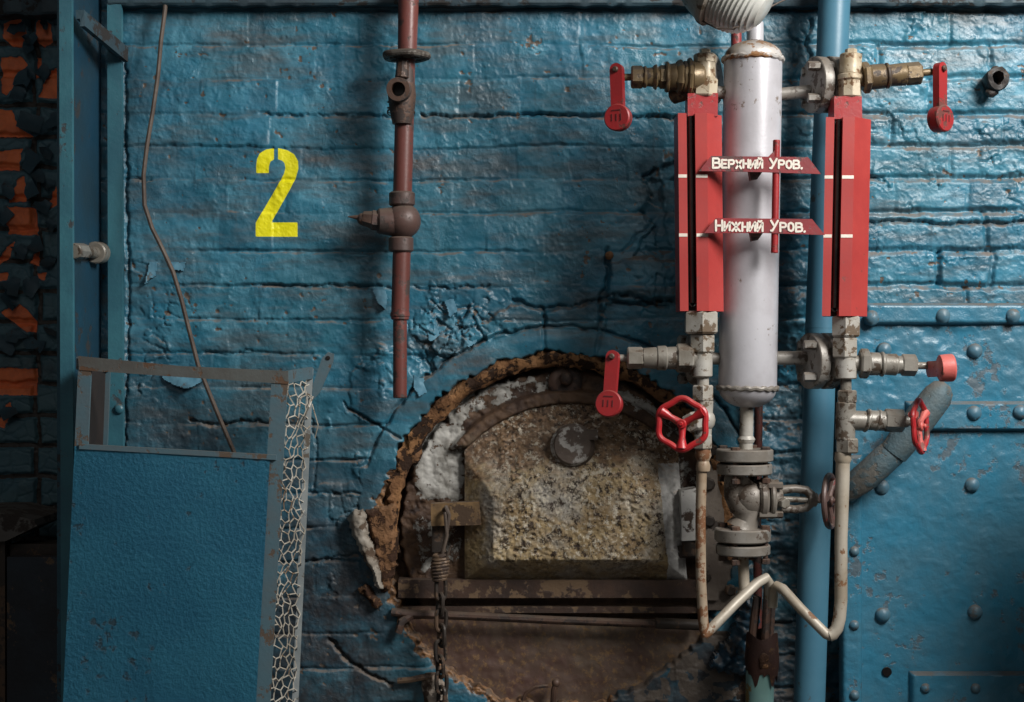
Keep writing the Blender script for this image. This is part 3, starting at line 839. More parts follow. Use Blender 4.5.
# ------------------------------------------------------------------ brown pipe with valves
def brown_pipe():
    d = .075
    base = Q(402, 400, d)
    r = thing('brown_pipe', 'red brown vertical pipe with a cut nipple and cock on the blue wall', 'pipe', base)
    b = MB()
    b.seg(Q(409,-20,d), Q(407,60,d), S(10.5,d), S(9.5,d)); b.seg(Q(406,55,d), Q(402,212,d), S(9.5,d), n=28)
    b.build('upper_pipe', M['brownpipe'], r)
    b = MB()
    b.seg(Q(402,240,d), Q(400,320,d), S(9,d)); b.seg(Q(400,314,d), Q(400,398,d), S(7,d))
    b.lathe([(0,S(9.6,d)),(S(4,d),S(9.8,d)),(S(7,d),S(7.2,d))], Q(400,312,d), (0,0,-1))
    b.build('lower_pipe', M['brownpipe'], r)
    # hand wheel, seen from below
    w = MB(); c = Q(406, 56, d+.012)
    R = S(20.5, d)
    pts = [c + Vector((R*(1+.05*math.cos(5*a))*math.cos(a), R*(1+.05*math.cos(5*a))*math.sin(a), 0)) for a in [2*PI*i/40 for i in range(40)]]
    w.tube(pts, S(3.6,d), 10, True)
    w.lathe([(0,S(8,d)),(S(6,d),S(9,d))], c - Vector((0,0,S(3,d))), (0,0,1))
    for k in range(5):
        a = 2*PI*k/5 + .3
        w.tube([c, c + Vector((R*math.cos(a), R*math.sin(a), 0))], S(2.6,d), 8)
    w.lathe([(0,R*.90),(S(1.5,d),R*.93)], c - Vector((0,0,S(.5,d))), (0,0,1))
    w.build('hand_wheel', M['flangedark'], r)
    # valve spindle and nipple pointing at the viewer
    b = MB()
    b.seg(Q(403,60,d+.02), Q(402,78,d+.02), S(6,d), S(7,d), n=8)
    b.lathe([(0,S(13,d)),(S(12,d),S(14,d)),(S(26,d),S(12.5,d)),(S(40,d),S(9.5,d))], Q(402,84,d+.012), (0,0,-1))
    b.build('valve_body', M['rustfit'], r)
    n = MB()
    a = Q(402,92,d+.01); e = Q(398,89,d+.075)
    ax = (e-a)
    n.lathe([(0,S(9,d)),(ax.length*.6,S(10,d)),(ax.length*.62,S(12,d)),(ax.length,S(11.5,d)),(ax.length,S(7,d)),(ax.length*.5,S(6.5,d))], a, ax, 26, caps=False)
    np_ = n.build('open_nipple', M['rustfit'], r)
    n = MB().lathe([(ax.length*.5,S(6.8,d)),(ax.length*.52,S(6.8,d))], a, ax, 20); n.build('bore', M['black'], np_)
    wr = MB()
    for k in range(4):
        pts = [Q(401,102+k*3.5,d) + Vector((S(13.6,d)*math.cos(t), S(13.6,d)*math.sin(t), S(3,d)*math.sin(t+k))) for t in [2*PI*i/22 for i in range(22)]]
        wr.tube(pts, .0014, 5, True)
    wr.build('wire_wrap', M['cable'], r)
    # plug cock below
    b = MB()
    b.seg(Q(402,192,d), Q(402,206,d), S(13,d), n=24); b.seg(Q(401,237,d), Q(401,252,d), S(12.5,d), n=24)
    b.ball(Q(403,221,d), S(18,d), (1,1,1.0), 20)
    b.seg(Q(400,222,d), Q(377,221,d+.01), S(15.5,d), S(12.5,d), n=24); b.seg(Q(381,221,d+.01), Q(371,220,d+.012), S(10,d), n=6)
    b.build('cock', M['brownfit'], r)
    b = MB().seg(Q(373,220,d+.012), Q(362,218,d+.015), S(9,d), S(7,d), n=6).ball(Q(362,219,d+.015), S(5,d), (1,1,1.2)).lathe([(0,S(3.6,d)),(S(8,d),S(2.2,d)),(S(16,d),S(.6,d))], Q(364,218,d+.015), (-1,-.05,.08), 14)
    b.build('spindle', M['rustfit'], r)
M['flangedark'] = worn('dusty_grey_wheel', srgb(110, 104, 96), srgb(84, 80, 74), srgb(60, 52, 46), .42, 16, .5, .2, .6)
M['brownfit'] = worn('brown_grey_cock', srgb(88, 66, 60), srgb(76, 60, 56), srgb(58, 48, 44), .4, 12, .48, .05, .6, .0015, 40)
brown_pipe()

# ------------------------------------------------------------------ furnace
def furnace():
    base = Q(CX, 702, -.03)
    r = thing('furnace_front', 'round rusty furnace front with a domed scaled fire door and ash door below', 'furnace', base)
    # back plate with raised arch rib
    d0 = -.035
    xs = np.arange(372, 752, 1.5); ys = np.arange(340, 640, 1.5)
    X, Y = np.meshgrid(xs, ys)
    r0 = np.hypot(X-CX, Y-CY); r1 = np.hypot(X-570, Y-542)
    H = (fbm(X/14, Y/14, 4, 501) - .5) * .010 + (fbm(X/4, Y/4, 3, 502) - .5) * .005
    arch = sst(137, 140, r1) * sst(154, 150, r1) * sst(452, 444, Y)
    H += arch * .030
    H -= .028 * sst(157, 162, r0 + (fbm(X/8, Y/8, 3, 503) - .5) * 8)
    white = np.zeros(X.shape)
    for P, w in (([(412,420),(428,404),(466,408),(463,500),(418,500),(414,460)], .62), ([(430,408),(480,384),(552,372),(560,390),(520,398),(470,420)], .50),
                 ([(410,505),(462,505),(462,560),(420,575)], .46),([(612,385),(650,400),(690,440),(672,446),(640,415),(606,398)], .55), ([(672,440),(700,470),(700,560),(684,560)], .45)):
        s = poly_sdf(X, Y, P); white = np.maximum(white, w * sst(-10, 6, s) + .0)
    white += .0
    H += .004 * sst(.3, .5, white + (fbm(X/6, Y/6, 4, 505) - .5))
    grid_mesh('front_plate', X, Y, H, r0 < 184, {'white': white - arch * .12}, M['furnace'], r, d0)
    # fibrous packing round the rim
    b = MB()
    th = [math.radians(a) for a in range(172, 372, 2)]
    n = 10; rings = []
    for a in th:
        ring = []
        for k in range(n):
            p = 2*PI*k/n
            rad = 170.5 + 8*math.cos(p); dep = -.010 + .017*math.sin(p)
            nx = float(fbm(np.array([a*30 + k*1.3]), np.array([k*.9]), 3, 510)[0]) - .5
            ring.append(b.b.verts.new(Q(CX + (rad + nx*12)*math.cos(a), CY + (rad + nx*12)*math.sin(a), dep + nx*.03)))
        rings.append(ring)
    for A, B in zip(rings[:-1], rings[1:]):
        for k in range(n):
            l = (k+1) % n
            b.b.faces.new((A[k], A[l], B[l], B[k]))
    b.build('rim_packing', M['packing'], r)
    # fire door: flat faceted dome
    N, K = 190, 150
    U, V = np.meshgrid(np.linspace(0, 1, N), np.linspace(0, 1, K))
    xl = 465 + 0*V; 
    xr = 677 + 9 * V
    Xd = xl + (xr - xl) * U
    r2 = 139.
    topy = 543 - np.sqrt(np.maximum(r2**2 - (Xd - 570)**2, 0)) 
    topy = np.maximum(topy, 0) - 2
    Yd = topy + (578 - topy) * V
    lft = sst(-4, 30, Xd - 465) * .8 + .2*np.clip((Xd-465)/30, 0, 1)
    fl = np.clip((Xd - 465) / 29, 0, 1); fr = np.clip((xr - Xd) / 26, 0, 1)
    fb_ = np.clip((578 - Yd) / 24, 0, 1); ft = sst(0, 78, Yd - topy)
    hh = np.minimum(np.minimum(fl*.8 + .2, fr*.8+.2), np.minimum(fb_*.8 + .2, .2 + .8*ft))
    Hd = .006 + .074 * hh
    sc = np.clip(.45 + .55*sst(482, 506, Xd + (fbm(Xd/6, Yd/6, 3, 527)-.5)*22), 0, 1) * np.clip(.45 + .55*sst(566, 548, Yd + (fbm(Xd/7, Yd/7, 3, 528)-.5)*16), 0, 1)
    n1 = fbm(Xd/9, Yd/9, 4, 520); n2 = fbm(Xd/2.6, Yd/2.6, 3, 521)
    Hd += ((n1 - .5) * .006 + (n2 - .5) * .0046) * (.25 + .75*sc)
    pk = sst(.62, .78, vn(Xd/2.4, Yd/2.4, 525)) * sst(.4, .6, fbm(Xd/30, Yd/30, 3, 526))
    Hd += pk * .0035 * sc
    wh = np.maximum(.95 * sst(-7, 1, Xd - (655 + 14*V)), .30*np.exp(-((Xd-640)/30)**2 - ((Yd-510)/25)**2))
    wh = np.where(Yd < 462, 0, wh)
    br = np.clip(1.0*sst(486, 440, Yd + (fbm(Xd/14, Yd/14, 3, 529)-.5)*40) + .3*sst(500, 470, Xd), 0, 1)
    so = np.clip(.6*sst(552, 572, Yd)*sst(690, 640, Xd) + .4*np.exp(-((Xd-545)/20)**2 - ((Yd-440)/22)**2), 0, 1)
    grid_mesh('fire_door', Xd, Yd, Hd, None, {'white': wh, 'brown': br, 'soot_shade': so, 'scale': sc}, M['crust'], r, d0, skirt=.0)
    door = bpy.data.objects['fire_door']
    # round peep cover
    b = MB(); c = Q(573, 446, .036)
    b.lathe([(0,S(22)),(.010,S(22)),(.014,S(20)),(.024,S(19)),(.027,S(17.5)),(.027,S(3))], c + Vector((0,.012,0)), (-.06,-1,.06), 34).rough(.0015, 60, 9)
    pc = b.build('peep_cover', M['peep'], door)
    b = MB().pbox(584, 430, 598, 440, .052, .02); b.bevel(.002); b.rough(.002, 50, 4); b.build('peep_hinge', M['peep'], door)
    b = MB()
    for (x, y) in ((503,513), (645,512)):
        m = MB().ball(Q(x, y, .025), S(6), (1.2,.7,.9)).rough(.002, 70, x); m.build('rivet', M['rustfit'], door)
    # latch bar and catch
    b = MB().prism([Q(431,504,.04), Q(479,502,.045), Q(481,525,.045), Q(431,526,.04)], (0,.03,0)); b.bevel(.002); b.rough(.001, 50, 3)
    b.build('latch_bar', M['rustplate'], r)
    b = MB().pbox(432,520,444,552,.02,.03); b.bevel(.002); b.build('catch', M['iron'], r)
    # hinge lugs on the right
    b = MB().prism([Q(681,491,.03), Q(697,488,.03), Q(698,540,.03), Q(682,541,.03)], (0,.05,0)); b.bevel(.003); b.rough(.001, 40, 2)
    b.build('hinge', M['whitepaint'], r)
    b = MB().seg(Q(690,540,.01), Q(690,556,.01), S(8), n=14).pbox(676,546,700,558,.005,.03); b.build('hinge_pin', M['iron'], r)
    # cast bracket at the right of the door
    b = MB().prism([Q(698,440,.0), Q(722,432,.0), Q(742,470,.0), Q(742,610,.0), Q(700,610,.0)], (0,.04,0)); b.bevel(.004)
    b.pbox(704,470,718,600,.012,.02); b.rough(.003, 30, 7)
    b.build('bracket', M['castdark'], r)
    for (x, y, q) in ((708,484,7), (709,521,6), (706,577,5), (730,590,6), (712,450,6)):
        b = MB().lathe([(0,S(q)),(.008,S(q)),(.012,S(q*.7))], Q(x,y,.010), (0,-1,0), 8); b.build('bolt', M['iron'], r)
    # top eye with stub
    b = MB().lathe([(0,S(17)),(.008,S(17)),(.012,S(14)),(.012,S(10))], Q(565,382,-.03), (0,-1,.05), 26).ball(Q(566,379,-.01), S(7), (1,.9,1.0)).rough(.002, 60, 3)
    b.build('eye_boss', M['rustfit'], r)
    b = MB().ball(Q(410,455,-.02), S(13), (1,.6,.8)).rough(.006, 40, 13); b.build('clinker', M['tan'], r)
    # sill under the door
    b = MB().pbox(398,580,746,598,.000,.05); b.bevel(.003); b.rough(.002, 25, 31); b.build('sill', M['sill'], r)
    b = MB().pbox(396,607,700,613,-.012,.03); b.bevel(.002); b.rough(.0015, 25, 32); b.build('sill', M['sill'], r)
    b = MB().pbox(380,594,744,625,-.05,.02); b.build('draught_slot', M['lining'], r)
    # round bar hung below the sill
    b = MB().tube([Q(392,612,.01), Q(410,614,.012), Q(470,616,.012), Q(560,620,.012), Q(655,624,.012)], S(4.2), 10)
    b.tube([Q(412,615,.012), Q(402,622,.02), Q(398,633,.02)], S(4), 8).rough(.0015, 40, 8)
    b.build('door_bar', M['rustfit'], r)
    b = MB().seg(Q(655,623,.012), Q(700,625,.012), S(5.5), n=12); b.build('bar_socket', M['iron'], r)
    # ash door
    xs = np.arange(372, 752, 2.); ys = np.arange(619, 740, 2.)
    X, Y = np.meshgrid(xs, ys); r0 = np.hypot(X-CX, Y-CY)
    H = (fbm(X/25, Y/25, 4, 531) - .5) * .012 + (fbm(X/4, Y/4, 3, 532) - .5) * .0025
    grid_mesh('ash_door', X, Y, H, r0 < 190, {}, M['lower'], r, -.025)
    ad = bpy.data.objects['ash_door']
    b = MB().tube([Q(553,704,.0), Q(554,690,.012), Q(556,683,.01)], S(3), 8).ball(Q(556,683,.01), S(4.5))
    b.tube([Q(548,686,.0), Q(536,687,.0), Q(526,693,-.005), Q(521,704,-.008)], S(2), 6)
    b.build('pull_ring', M['rustfit'], ad)
    # dark lining so the gaps are deep
    b = MB().lathe([(0,S(190)),(.02,S(190))], Q(CX,CY,-.09), (0,1,0), 48); b.build('fire_tube', M['lining'], r)
M['packing'] = worn('charred_packing', srgb(150, 110, 74), srgb(100, 70, 48), srgb(52, 38, 30), .34, 16, .85, 0, .25, .006, 46, spec=.2, bump=.9)
M['peep'] = worn('peep_cover_rust', srgb(112, 98, 88), srgb(88, 76, 68), srgb(186, 182, 176), .4, 12, .5, .1, .2, .003, 40)
M['castdark'] = worn('dark_cast_bracket', srgb(112, 102, 92), srgb(88, 78, 70), srgb(54, 46, 40), .3, 12, .55, .1, .5, .004, 30)
M['sill'] = worn('dark_sill_rust', srgb(78, 58, 47), srgb(56, 43, 37), srgb(112, 90, 68), .36, 16, .55, 0, .3, .003, 40)
furnace()

# wire hook, coil and chain hanging from the latch
def chain():
    r = thing('latch_chain', 'rusty chain wired onto the latch bar of the furnace door', 'chain', Q(441, 516, .06))
    dd = .062
    b = MB().tube([Q(447,512,.03), Q(444,510,.052), Q(446,507,dd), Q(449,515,dd), Q(447,530,dd), Q(443,552,dd)], S(2.2), 8)
    b.tube([Q(445,512,dd), Q(447,535,dd+.004), Q(442,556,dd)], S(1.8), 8)
    b.tube([Q(438,580,dd), Q(446,560,dd+.008), Q(450,548,dd+.008), Q(452,546,dd+.01)], S(1.1), 6)
    b.build('wire_hook', M['cable'], r)
    b = MB(); pts = []
    for i in range(8*14+1):
        t = i/14*2*PI; y = 553 + 27*i/(8*14)
        rad = S(8) * (1 - .28*abs(i/(56)-1)**2)
        c = Q(440, y, dd)
        pts.append(c + Vector((rad*math.cos(t), rad*math.sin(t)*.8, .003*math.cos(t))))
    b.tube(pts, S(1.7), 6).build('wire_coil', M['wirecoil'], r)
    y = 580; k = 0
    while y < 712:
        c = Q(441 - .8*math.sin(k*1.7) - (y-580)*.0, y + 9, dd - .004)
        hl, hw = S(10.5), S(5.2)
        ax = Vector((math.cos(.5 + k*PI/2 + .2*math.sin(k*3)), math.sin(.5 + k*PI/2), 0)); tl = Vector((.04*math.sin(k), 0, 1)).normalized()
        pts = []
        for i in range(20):
            t = 2*PI*i/20
            pts.append(c + ax * (hw*math.cos(t)) + tl * ((hl-hw)*(1 if math.sin(t) > 0 else -1)*min(1, abs(math.sin(t))*3) + hw*math.sin(t)))
        MB().tube(pts, S(2.1), 8, True).build('link', M['iron'], r)
        y += 15.5; k += 1
M['wirecoil'] = worn('rusty_wire', srgb(112, 92, 74), srgb(84, 66, 52), srgb(60, 46, 38), .35, 30, .5, .2, .2)
chain()

# torn insulation on the left of the mouth
def insulation():
    r = thing('insulation_board', 'torn brown insulation board with a peeled white edge left of the furnace', 'insulation', Q(372, 550, .03))
    def slab(name, P, d, th, mat, seed, bulge):
        P = [Vector((x, y, 0)) for x, y in P]
        b = MB()
        xs = [p.x for p in P]; ys = [p.y for p in P]
        X, Y = np.meshgrid(np.arange(min(xs)-2, max(xs)+3, 1.2), np.arange(min(ys)-2, max(ys)+3, 1.2))
        s = poly_sdf(X + (fbm(X/5, Y/5, 2, seed)-.5)*4, Y + (fbm(X/5, Y/5, 2, seed+3)-.5)*4, [(p.x, p.y) for p in P])
        H = th * sst(-1, 5, s) + (fbm(X/7, Y/7, 4, seed+5) - .5) * .008 + bulge(X, Y)
        grid_mesh(name, X, Y, H, s > -.5, {}, M[mat], r, d, skirt=.012)
    slab('board', [(364,510),(380,506),(396,503),(397,565),(390,590),(382,592),(376,570),(372,545)], .006, .012, 'tan', 601, lambda X, Y: 0*X)
    slab('peeled_edge', [(347,518),(354,511),(364,509),(368,530),(376,556),(384,588),(380,592),(372,574),(360,548),(352,532)], .02, .014, 'papery', 611, lambda X, Y: .012*np.sin((X-345)/12.))
    slab('torn_strip', [(358,588),(366,583),(374,590),(382,604),(376,610),(366,600)], .012, .010, 'tan', 621, lambda X, Y: 0*X)
insulation()
b = MB().ball(Q(432,690,.02), S(20), (.7,.6,1.0), 24); b.rough(.02, 22, 5); b.rough(.006, 80, 15)
setp(b.build('rubble_lump', M['rubble']), 'pale crumbling lump at the bottom edge beside the chain', 'rubble')
b = MB().tube([Q(398,681,.015), Q(412,680,.02), Q(424,677,.03), Q(432,676,.03)], S(3), 8).rough(.002, 50, 2)
setp(b.build('rusty_rod', M['wirecoil']), 'short rusty rod lying over the pale lump', 'rod')
b = MB().pbox(703, 672, 748, 720, .0, .06); b.bevel(.004)
setp(b.build('steel_block', M['iron']), 'dark block between the ash door and the green pipe', 'block')

# ------------------------------------------------------------------ riveted casing on the right
def casing():
    base = Q(940, 702, .02)
    r = thing('riveted_casing', 'blue riveted steel boiler casing on the lower right', 'boiler casing', base)
    d = .02
    xs = np.arange(846, 1075, 2.); ys = np.arange(303, 984, 2.)
    X, Y = np.meshgrid(xs, ys)
    H = (fbm(X/60, Y/60, 3, 701) - .5) * .008 + (fbm(X/9, Y/8, 4, 702) - .5) * .0028 * (1 + 1.2*sst(480, 330, Y))
    rid = np.abs(fbm(X/30, Y/30, 4, 703) - .5)
    H += np.exp(-(rid/.014)**2) * .0012 - .0025*np.exp(-((np.hypot(X-887, Y-672))/5)**2)
    grid_mesh('sheet', X, Y, H, None, {}, M['steelblue'], r, d, skirt=.05)
    def bar(name, x0, y0, x1, y1, dd, th, seed):
        xs = np.arange(x0, x1+.1, 2.); ys = np.linspace(y0, y1, max(4, int((y1-y0)/1.5)))
        X, Y = np.meshgrid(xs, ys)
        e = np.minimum(np.minimum(X-x0, x1-X), np.minimum(Y-y0, y1-Y))
        H = th*sst(-.5, 3, e) + (fbm(X/12, Y/10, 4, seed) - .5) * .0035
        return grid_mesh(name, X, Y, H, None, {}, M['steelblue'], r, dd, skirt=.01)
    bar('lap_strip', 864, 303, 1074, 325, d, .014, 711)
    bar('lap_strip', 905, 401, 1074, 431, d, .016, 712)
    bar('edge_strip', 840, 455, 862, 982, d+.002, .014, 713)
    bar('cover_plate', 909, 671, 1074, 980, d, .016, 714)
    R = [(872,318,.034),(943,316,.034),(1013,316,.034),(884,350,.022),(975,351,.022),(974,413,.036),(1020,412,.036),(882,487,.022),(972,485,.022),
         (854,551,.034),(883,615,.022),(975,612,.022),(854,625,.034),(854,695,.034),(925,688,.034),(975,688,.034),(1022,688,.034)]
    for i, (x, y, dd) in enumerate(R):
        b = MB(); q = 7.6 if 870 < x and y < 660 else 5.5
        b.lathe([(-.004,S(q)),(0,S(q)),(.006,S(q*.86)),(.010,S(q*.5)),(.0115,S(.6))], Q(x,y,dd-.001), (0,-1,0), 18).rough(.0008, 80, i)
        b.build('rivet', M['rivet'], r)
    b = MB().lathe([(0,S(5)),(.001,S(4.5))], Q(887,672,d+.0015), (0,-1,0), 14).rough(.001, 90, 2); b.build('hole', M['black'], r)
casing()

# lagged stub pipe running up to the right
b = MB()
b.tube([Q(846,496,.07), Q(852,488,.075), Q(866,476,.08), Q(884,460,.085), Q(900,446,.09)], [S(9), S(12.5), S(13.5), S(14), S(13)], 20)
b.tube([Q(893,453,.09), Q(905,438,.095), Q(922,416,.10), Q(938,396,.105), Q(944,388,.107), Q(947,384,.108)], [S(14), S(15), S(15), S(14.5), S(11), S(5)], 20)
b.rough(.003, 25, 44)
setp(b.build('lagged_pipe', M['insul']), 'dusty blue grey lagged pipe stub slanting up across the riveted casing', 'pipe')

# blue riser behind the gauge
b = MB()
d = .09
b.seg(Q(836,-40,d), Q(821,330,d), S(15.8,d), n=36); b.seg(Q(821.2,326,d), Q(800,994,d), S(15.6,d), n=36)
setp(b.build('blue_riser', M['bluepipe']), 'smooth light blue vertical pipe behind the right red gauge', 'pipe')
b = MB().seg(Q(760,300,.03), Q(757,520,.03), S(4.2), n=12).seg(Q(757,515,.03), Q(762,982,.03), S(4.2), n=12)
setp(b.build('thin_pipe', M['brownpipe']), 'thin brown pipe on the wall behind the silver vessel', 'pipe')
b = MB().seg(Q(736,-20,.06), Q(737,200,.06), S(5.2), n=14)
setp(b.build('red_pipe', M['redpipe']), 'short red pipe showing beside the neck of the silver vessel', 'pipe')
b = MB().lathe([(0,S(9)),(.03,S(10)),(.05,S(12)),(.056,S(11)),(.056,S(6)),(.03,S(5))], Q(990,84,-.01), (-.05,-1,.05), 18, caps=False).rough(.004, 50, 3)
b.ball(Q(992,93,.03), S(7), (.9,.6,.6)).ball(Q(988,82,.015), S(5))
b.rough(.004, 90, 8)
setp(b.build('pipe_stub', M['darkstub']), 'dark broken pipe stub poking out of the brick at upper right', 'pipe stub')
b = MB().ball(Q(609,256,.006), S(4.5), (.9,.7,1)).rough(.005, 60, 2)
setp(b.build('wall_plug', M['tan']), 'small crumbled tan plug in the wall left of the left gauge', 'plug')

# ------------------------------------------------------------------ silver vessel
DV = .21
def vessel():
    base = Q(747, 410, DV)
    r = thing('silver_vessel', 'tall silver painted cylindrical vessel between the two red gauges', 'vessel', base)
    a = Q(753, 60, DV); e = Q(747.5, 388, DV); ax = (a - e); L = ax.length; R = S(29, DV)
    b = MB()
    prof = []
    for i in range(9):
        t = i/8*PI/2; prof.append((-S(20,DV)*math.cos(t), R*max(.12, math.sin(t))))
    prof += [(L*.25, R), (L*.5, R), (L*.75, R), (L, R)]
    b.lathe(prof, e, ax, 56)
    b.build('shell', M['silver'], r)
    b = MB()
    prof = [(-.002, R*1.005)]
    for i in range(10):
        t = i/9*PI/2; prof.append((.004 + S(17,DV)*math.sin(t), R*max(.2, math.cos(t))))
    b.lathe(prof, a, ax, 56); b.build('top_cap', M['stain'], r)
    for p, m in ((a, 'stain'), (e, 'flange')):
        b = MB(); axn = ax.normalized(); u = axn.orthogonal().normalized(); v = axn.cross(u)
        pts = [p + (u*math.cos(t)+v*math.sin(t))*R*1.0 + axn*.0012*math.sin(t*19) for t in [2*PI*i/90 for i in range(90)]]
        b.tube(pts, S(2.6,DV), 8, True).rough(.0012, 120, 5); b.build('weld_seam', M[m], r)
    b = MB().seg(Q(755,42,DV), Q(755,22,DV), S(8.5,DV)).seg(Q(755,26,DV), Q(756,-30,DV), S(6,DV)); b.build('neck', M['silver'], r)
    b = MB().seg(Q(747,400,DV), Q(746,450,DV), S(6.8,DV), n=20).lathe([(0,S(7,DV)),(.006,S(9,DV)),(.012,S(7.5,DV))], Q(746.3,436,DV), (0,0,-1), 20); b.build('drain_neck', M['palemetal'], r)
    for (x0,y0,x1,y1,q) in ((730,93,712,92,6.5), (774,95,812,91,6.5), (727,359,706,358,6), (770,358,812,358,7)):
        b = MB().seg(Q(x0,y0,DV), Q(x1,y1,DV), S(q,DV), n=20)
        s = 1 if x1 > x0 else -1
        b.lathe([(0,S(q*1.6,DV)),(.004,S(q*1.5,DV)),(.009,S(q*1.05,DV))], Q(x0 + s*2,y0,DV), (s,0,0), 20).rough(.0006, 150, 2)
        b.build('branch_pipe', M['flange'], r)
vessel()

# level signs on a red rod
STROKES = {
 'В': [[(0,0),(0,1),(.42,1),(.55,.88),(.55,.65),(.42,.53),(0,.53)], [(.42,.53),(.6,.4),(.6,.13),(.45,0),(0,0)]],
 'Е': [[(.5,1),(0,1),(0,0),(.5,0)], [(0,.52),(.42,.52)]],
 'Р': [[(0,0),(0,1),(.42,1),(.56,.85),(.56,.62),(.42,.48),(0,.48)]],
 'Х': [[(0,0),(.55,1)], [(0,1),(.55,0)]],
 'Н': [[(0,0),(0,1)], [(.52,0),(.52,1)], [(0,.5),(.52,.5)]],
 'И': [[(0,1),(0,0),(.52,1),(.52,0)]],
 'Й': [[(0,1),(0,0),(.52,1),(.52,0)], [(.12,1.24),(.26,1.14),(.4,1.24)]],
 'Ж': [[(.4,0),(.4,1)], [(0,1),(.4,.5),(.8,1)], [(0,0),(.4,.5),(.8,0)]],
 'У': [[(0,1),(.28,.45)], [(.58,1),(.28,.35),(.12,0),(0,.02)]],
 'О': [[(.28,0),(.06,.14),(0,.5),(.06,.86),(.28,1),(.5,.86),(.56,.5),(.5,.14),(.28,0)]],
 '.': [[(0,0),(.06,.06)]],
}
def lettering(text, x0, y0, x1, hgt, d, first=1.25, slope=0.):
    b = MB()
    # natural advance, then fitted to the width
    adv = []; x = 0
    up = True
    for ch in text:
        if ch == ' ': x += .62; up = True; continue
        k = first if up else 1.; up = False
        P = STROKES[ch]; w = max(p[0] for s in P for p in s)
        adv.append((ch, x, k)); x += w*k + .24
    sx = (x1 - x0) / (x - .24)
    rnd = random.Random(len(text))
    for ch, ox, k in adv:
        dy = rnd.uniform(-.06, .06)
        for s in STROKES[ch]:
            pts = [(x0 + (ox + p[0]*k)*sx + rnd.uniform(-.12,.12), y0 - hgt*(p[1]*k + dy) + slope*(ox*sx) + rnd.uniform(-.12,.12)) for p in s]
            w = 1.05
            for a, c in zip(pts[:-1], pts[1:]):
                ux, uy = c[0]-a[0], c[1]-a[1]; l = math.hypot(ux, uy) + 1e-6
                nx, ny = -uy/l*w, ux/l*w
                b.prism([Q(a[0]+nx,a[1]+ny,d), Q(c[0]+nx,c[1]+ny,d), Q(c[0]-nx,c[1]-ny,d), Q(a[0]-nx,a[1]-ny,d)], (0,.0008,0))
            for a in pts:
                b.prism([Q(a[0]+w*math.cos(t),a[1]+w*math.sin(t),d+.00005*(1+rnd.random())) for t in [2*PI*i/8 for i in range(8)]], (0,.0008,0))
    return b
def signs():
    d = .312
    r = thing('level_sign', 'dull red double sign bracket with white hand lettering across the silver vessel', 'sign', Q(776, 253, d))
    b = MB().seg(Q(776.5,140,d-.008), Q(774.5,253,d-.008), S(3.6,d), n=14); b.build('rod', M['redworn'], r)
    for (P, txt, x0, yb, x1, h, brx, bry) in (([(699,171),(711,156),(808,157),(821,174),(760,172)], 'ВЕРХНИЙ УРОВ.', 713, 167.5, 802, 7.6, 755, 172),
                                    ([(704,233),(716,218),(812,219),(825,235),(765,233)], 'НИЖНИЙ УРОВ.', 716, 230.5, 805, 8.2, 756, 233)):
        b = MB().prism([Q(x,y,d) for x, y in P], (0,.004,0)); b.bevel(.0008)
        pl = b.build('sign_plate', M['oldred'], r)
        lettering(txt, x0, yb, x1, h, d+.0012, 1.22, .012).build('lettering', M['white'], pl)
        b = MB().prism([Q(brx-6,bry-2,d-.006), Q(brx+8,bry-1,d-.006), Q(brx+2,bry+7,d-.02), Q(brx-4,bry+8,d-.02)], (0,.02,0)); b.rough(.001, 60, 2)
        b.build('weld_lug', M['rustfit'], pl)
    b = MB().prism([Q(768,157,d-.003), Q(776,149,d-.003), Q(778,157,d-.003)], (0,.005,0)); b.build('gusset', M['oldred'], r)
signs()

# ------------------------------------------------------------------ gauges
def wheel(mb_list, c, R, normal, tube, spokes=3, lobes=6, amp=.045, hub=.2, rot=0., squash=1.):
    """hand wheel: returns rim and spider mesh builders"""
    n = Vector(normal).normalized()
    u = n.cross(Vector((0,0,1))).normalized(); v = n.cross(u)
    c = Vector(c)
    rim = MB()
    pts = []
    for i in range(60):
        t = 2*PI*i/60
        q = R * (1 + amp*math.cos(lobes*(t - rot)))
        pts.append(c + u*(q*math.cos(t)) + v*(q*math.sin(t)))
    rim.tube(pts, tube, 10, True)
    sp = MB()
    for k in range(spokes):
        t = rot + 2*PI*k/spokes
        dv = u*math.cos(t) + v*math.sin(t)
        mid = c + dv*R*.55 - n*tube*.3
        sp.tube([c - n*tube*.8, mid, c + dv*R*1.0], [tube*1.3, tube*1.0, tube*1.9], 10)
    sp.lathe([(-tube*1.6,R*hub*.9),(-tube*1.2,R*hub),(tube*.8,R*hub),(tube*1.2,R*hub*.8)], c, n, 20)
    sp.lathe([(0,R*hub*.45),(tube*1.9,R*hub*.45),(tube*2.2,R*hub*.3)], c, n, 8)
    return rim, sp

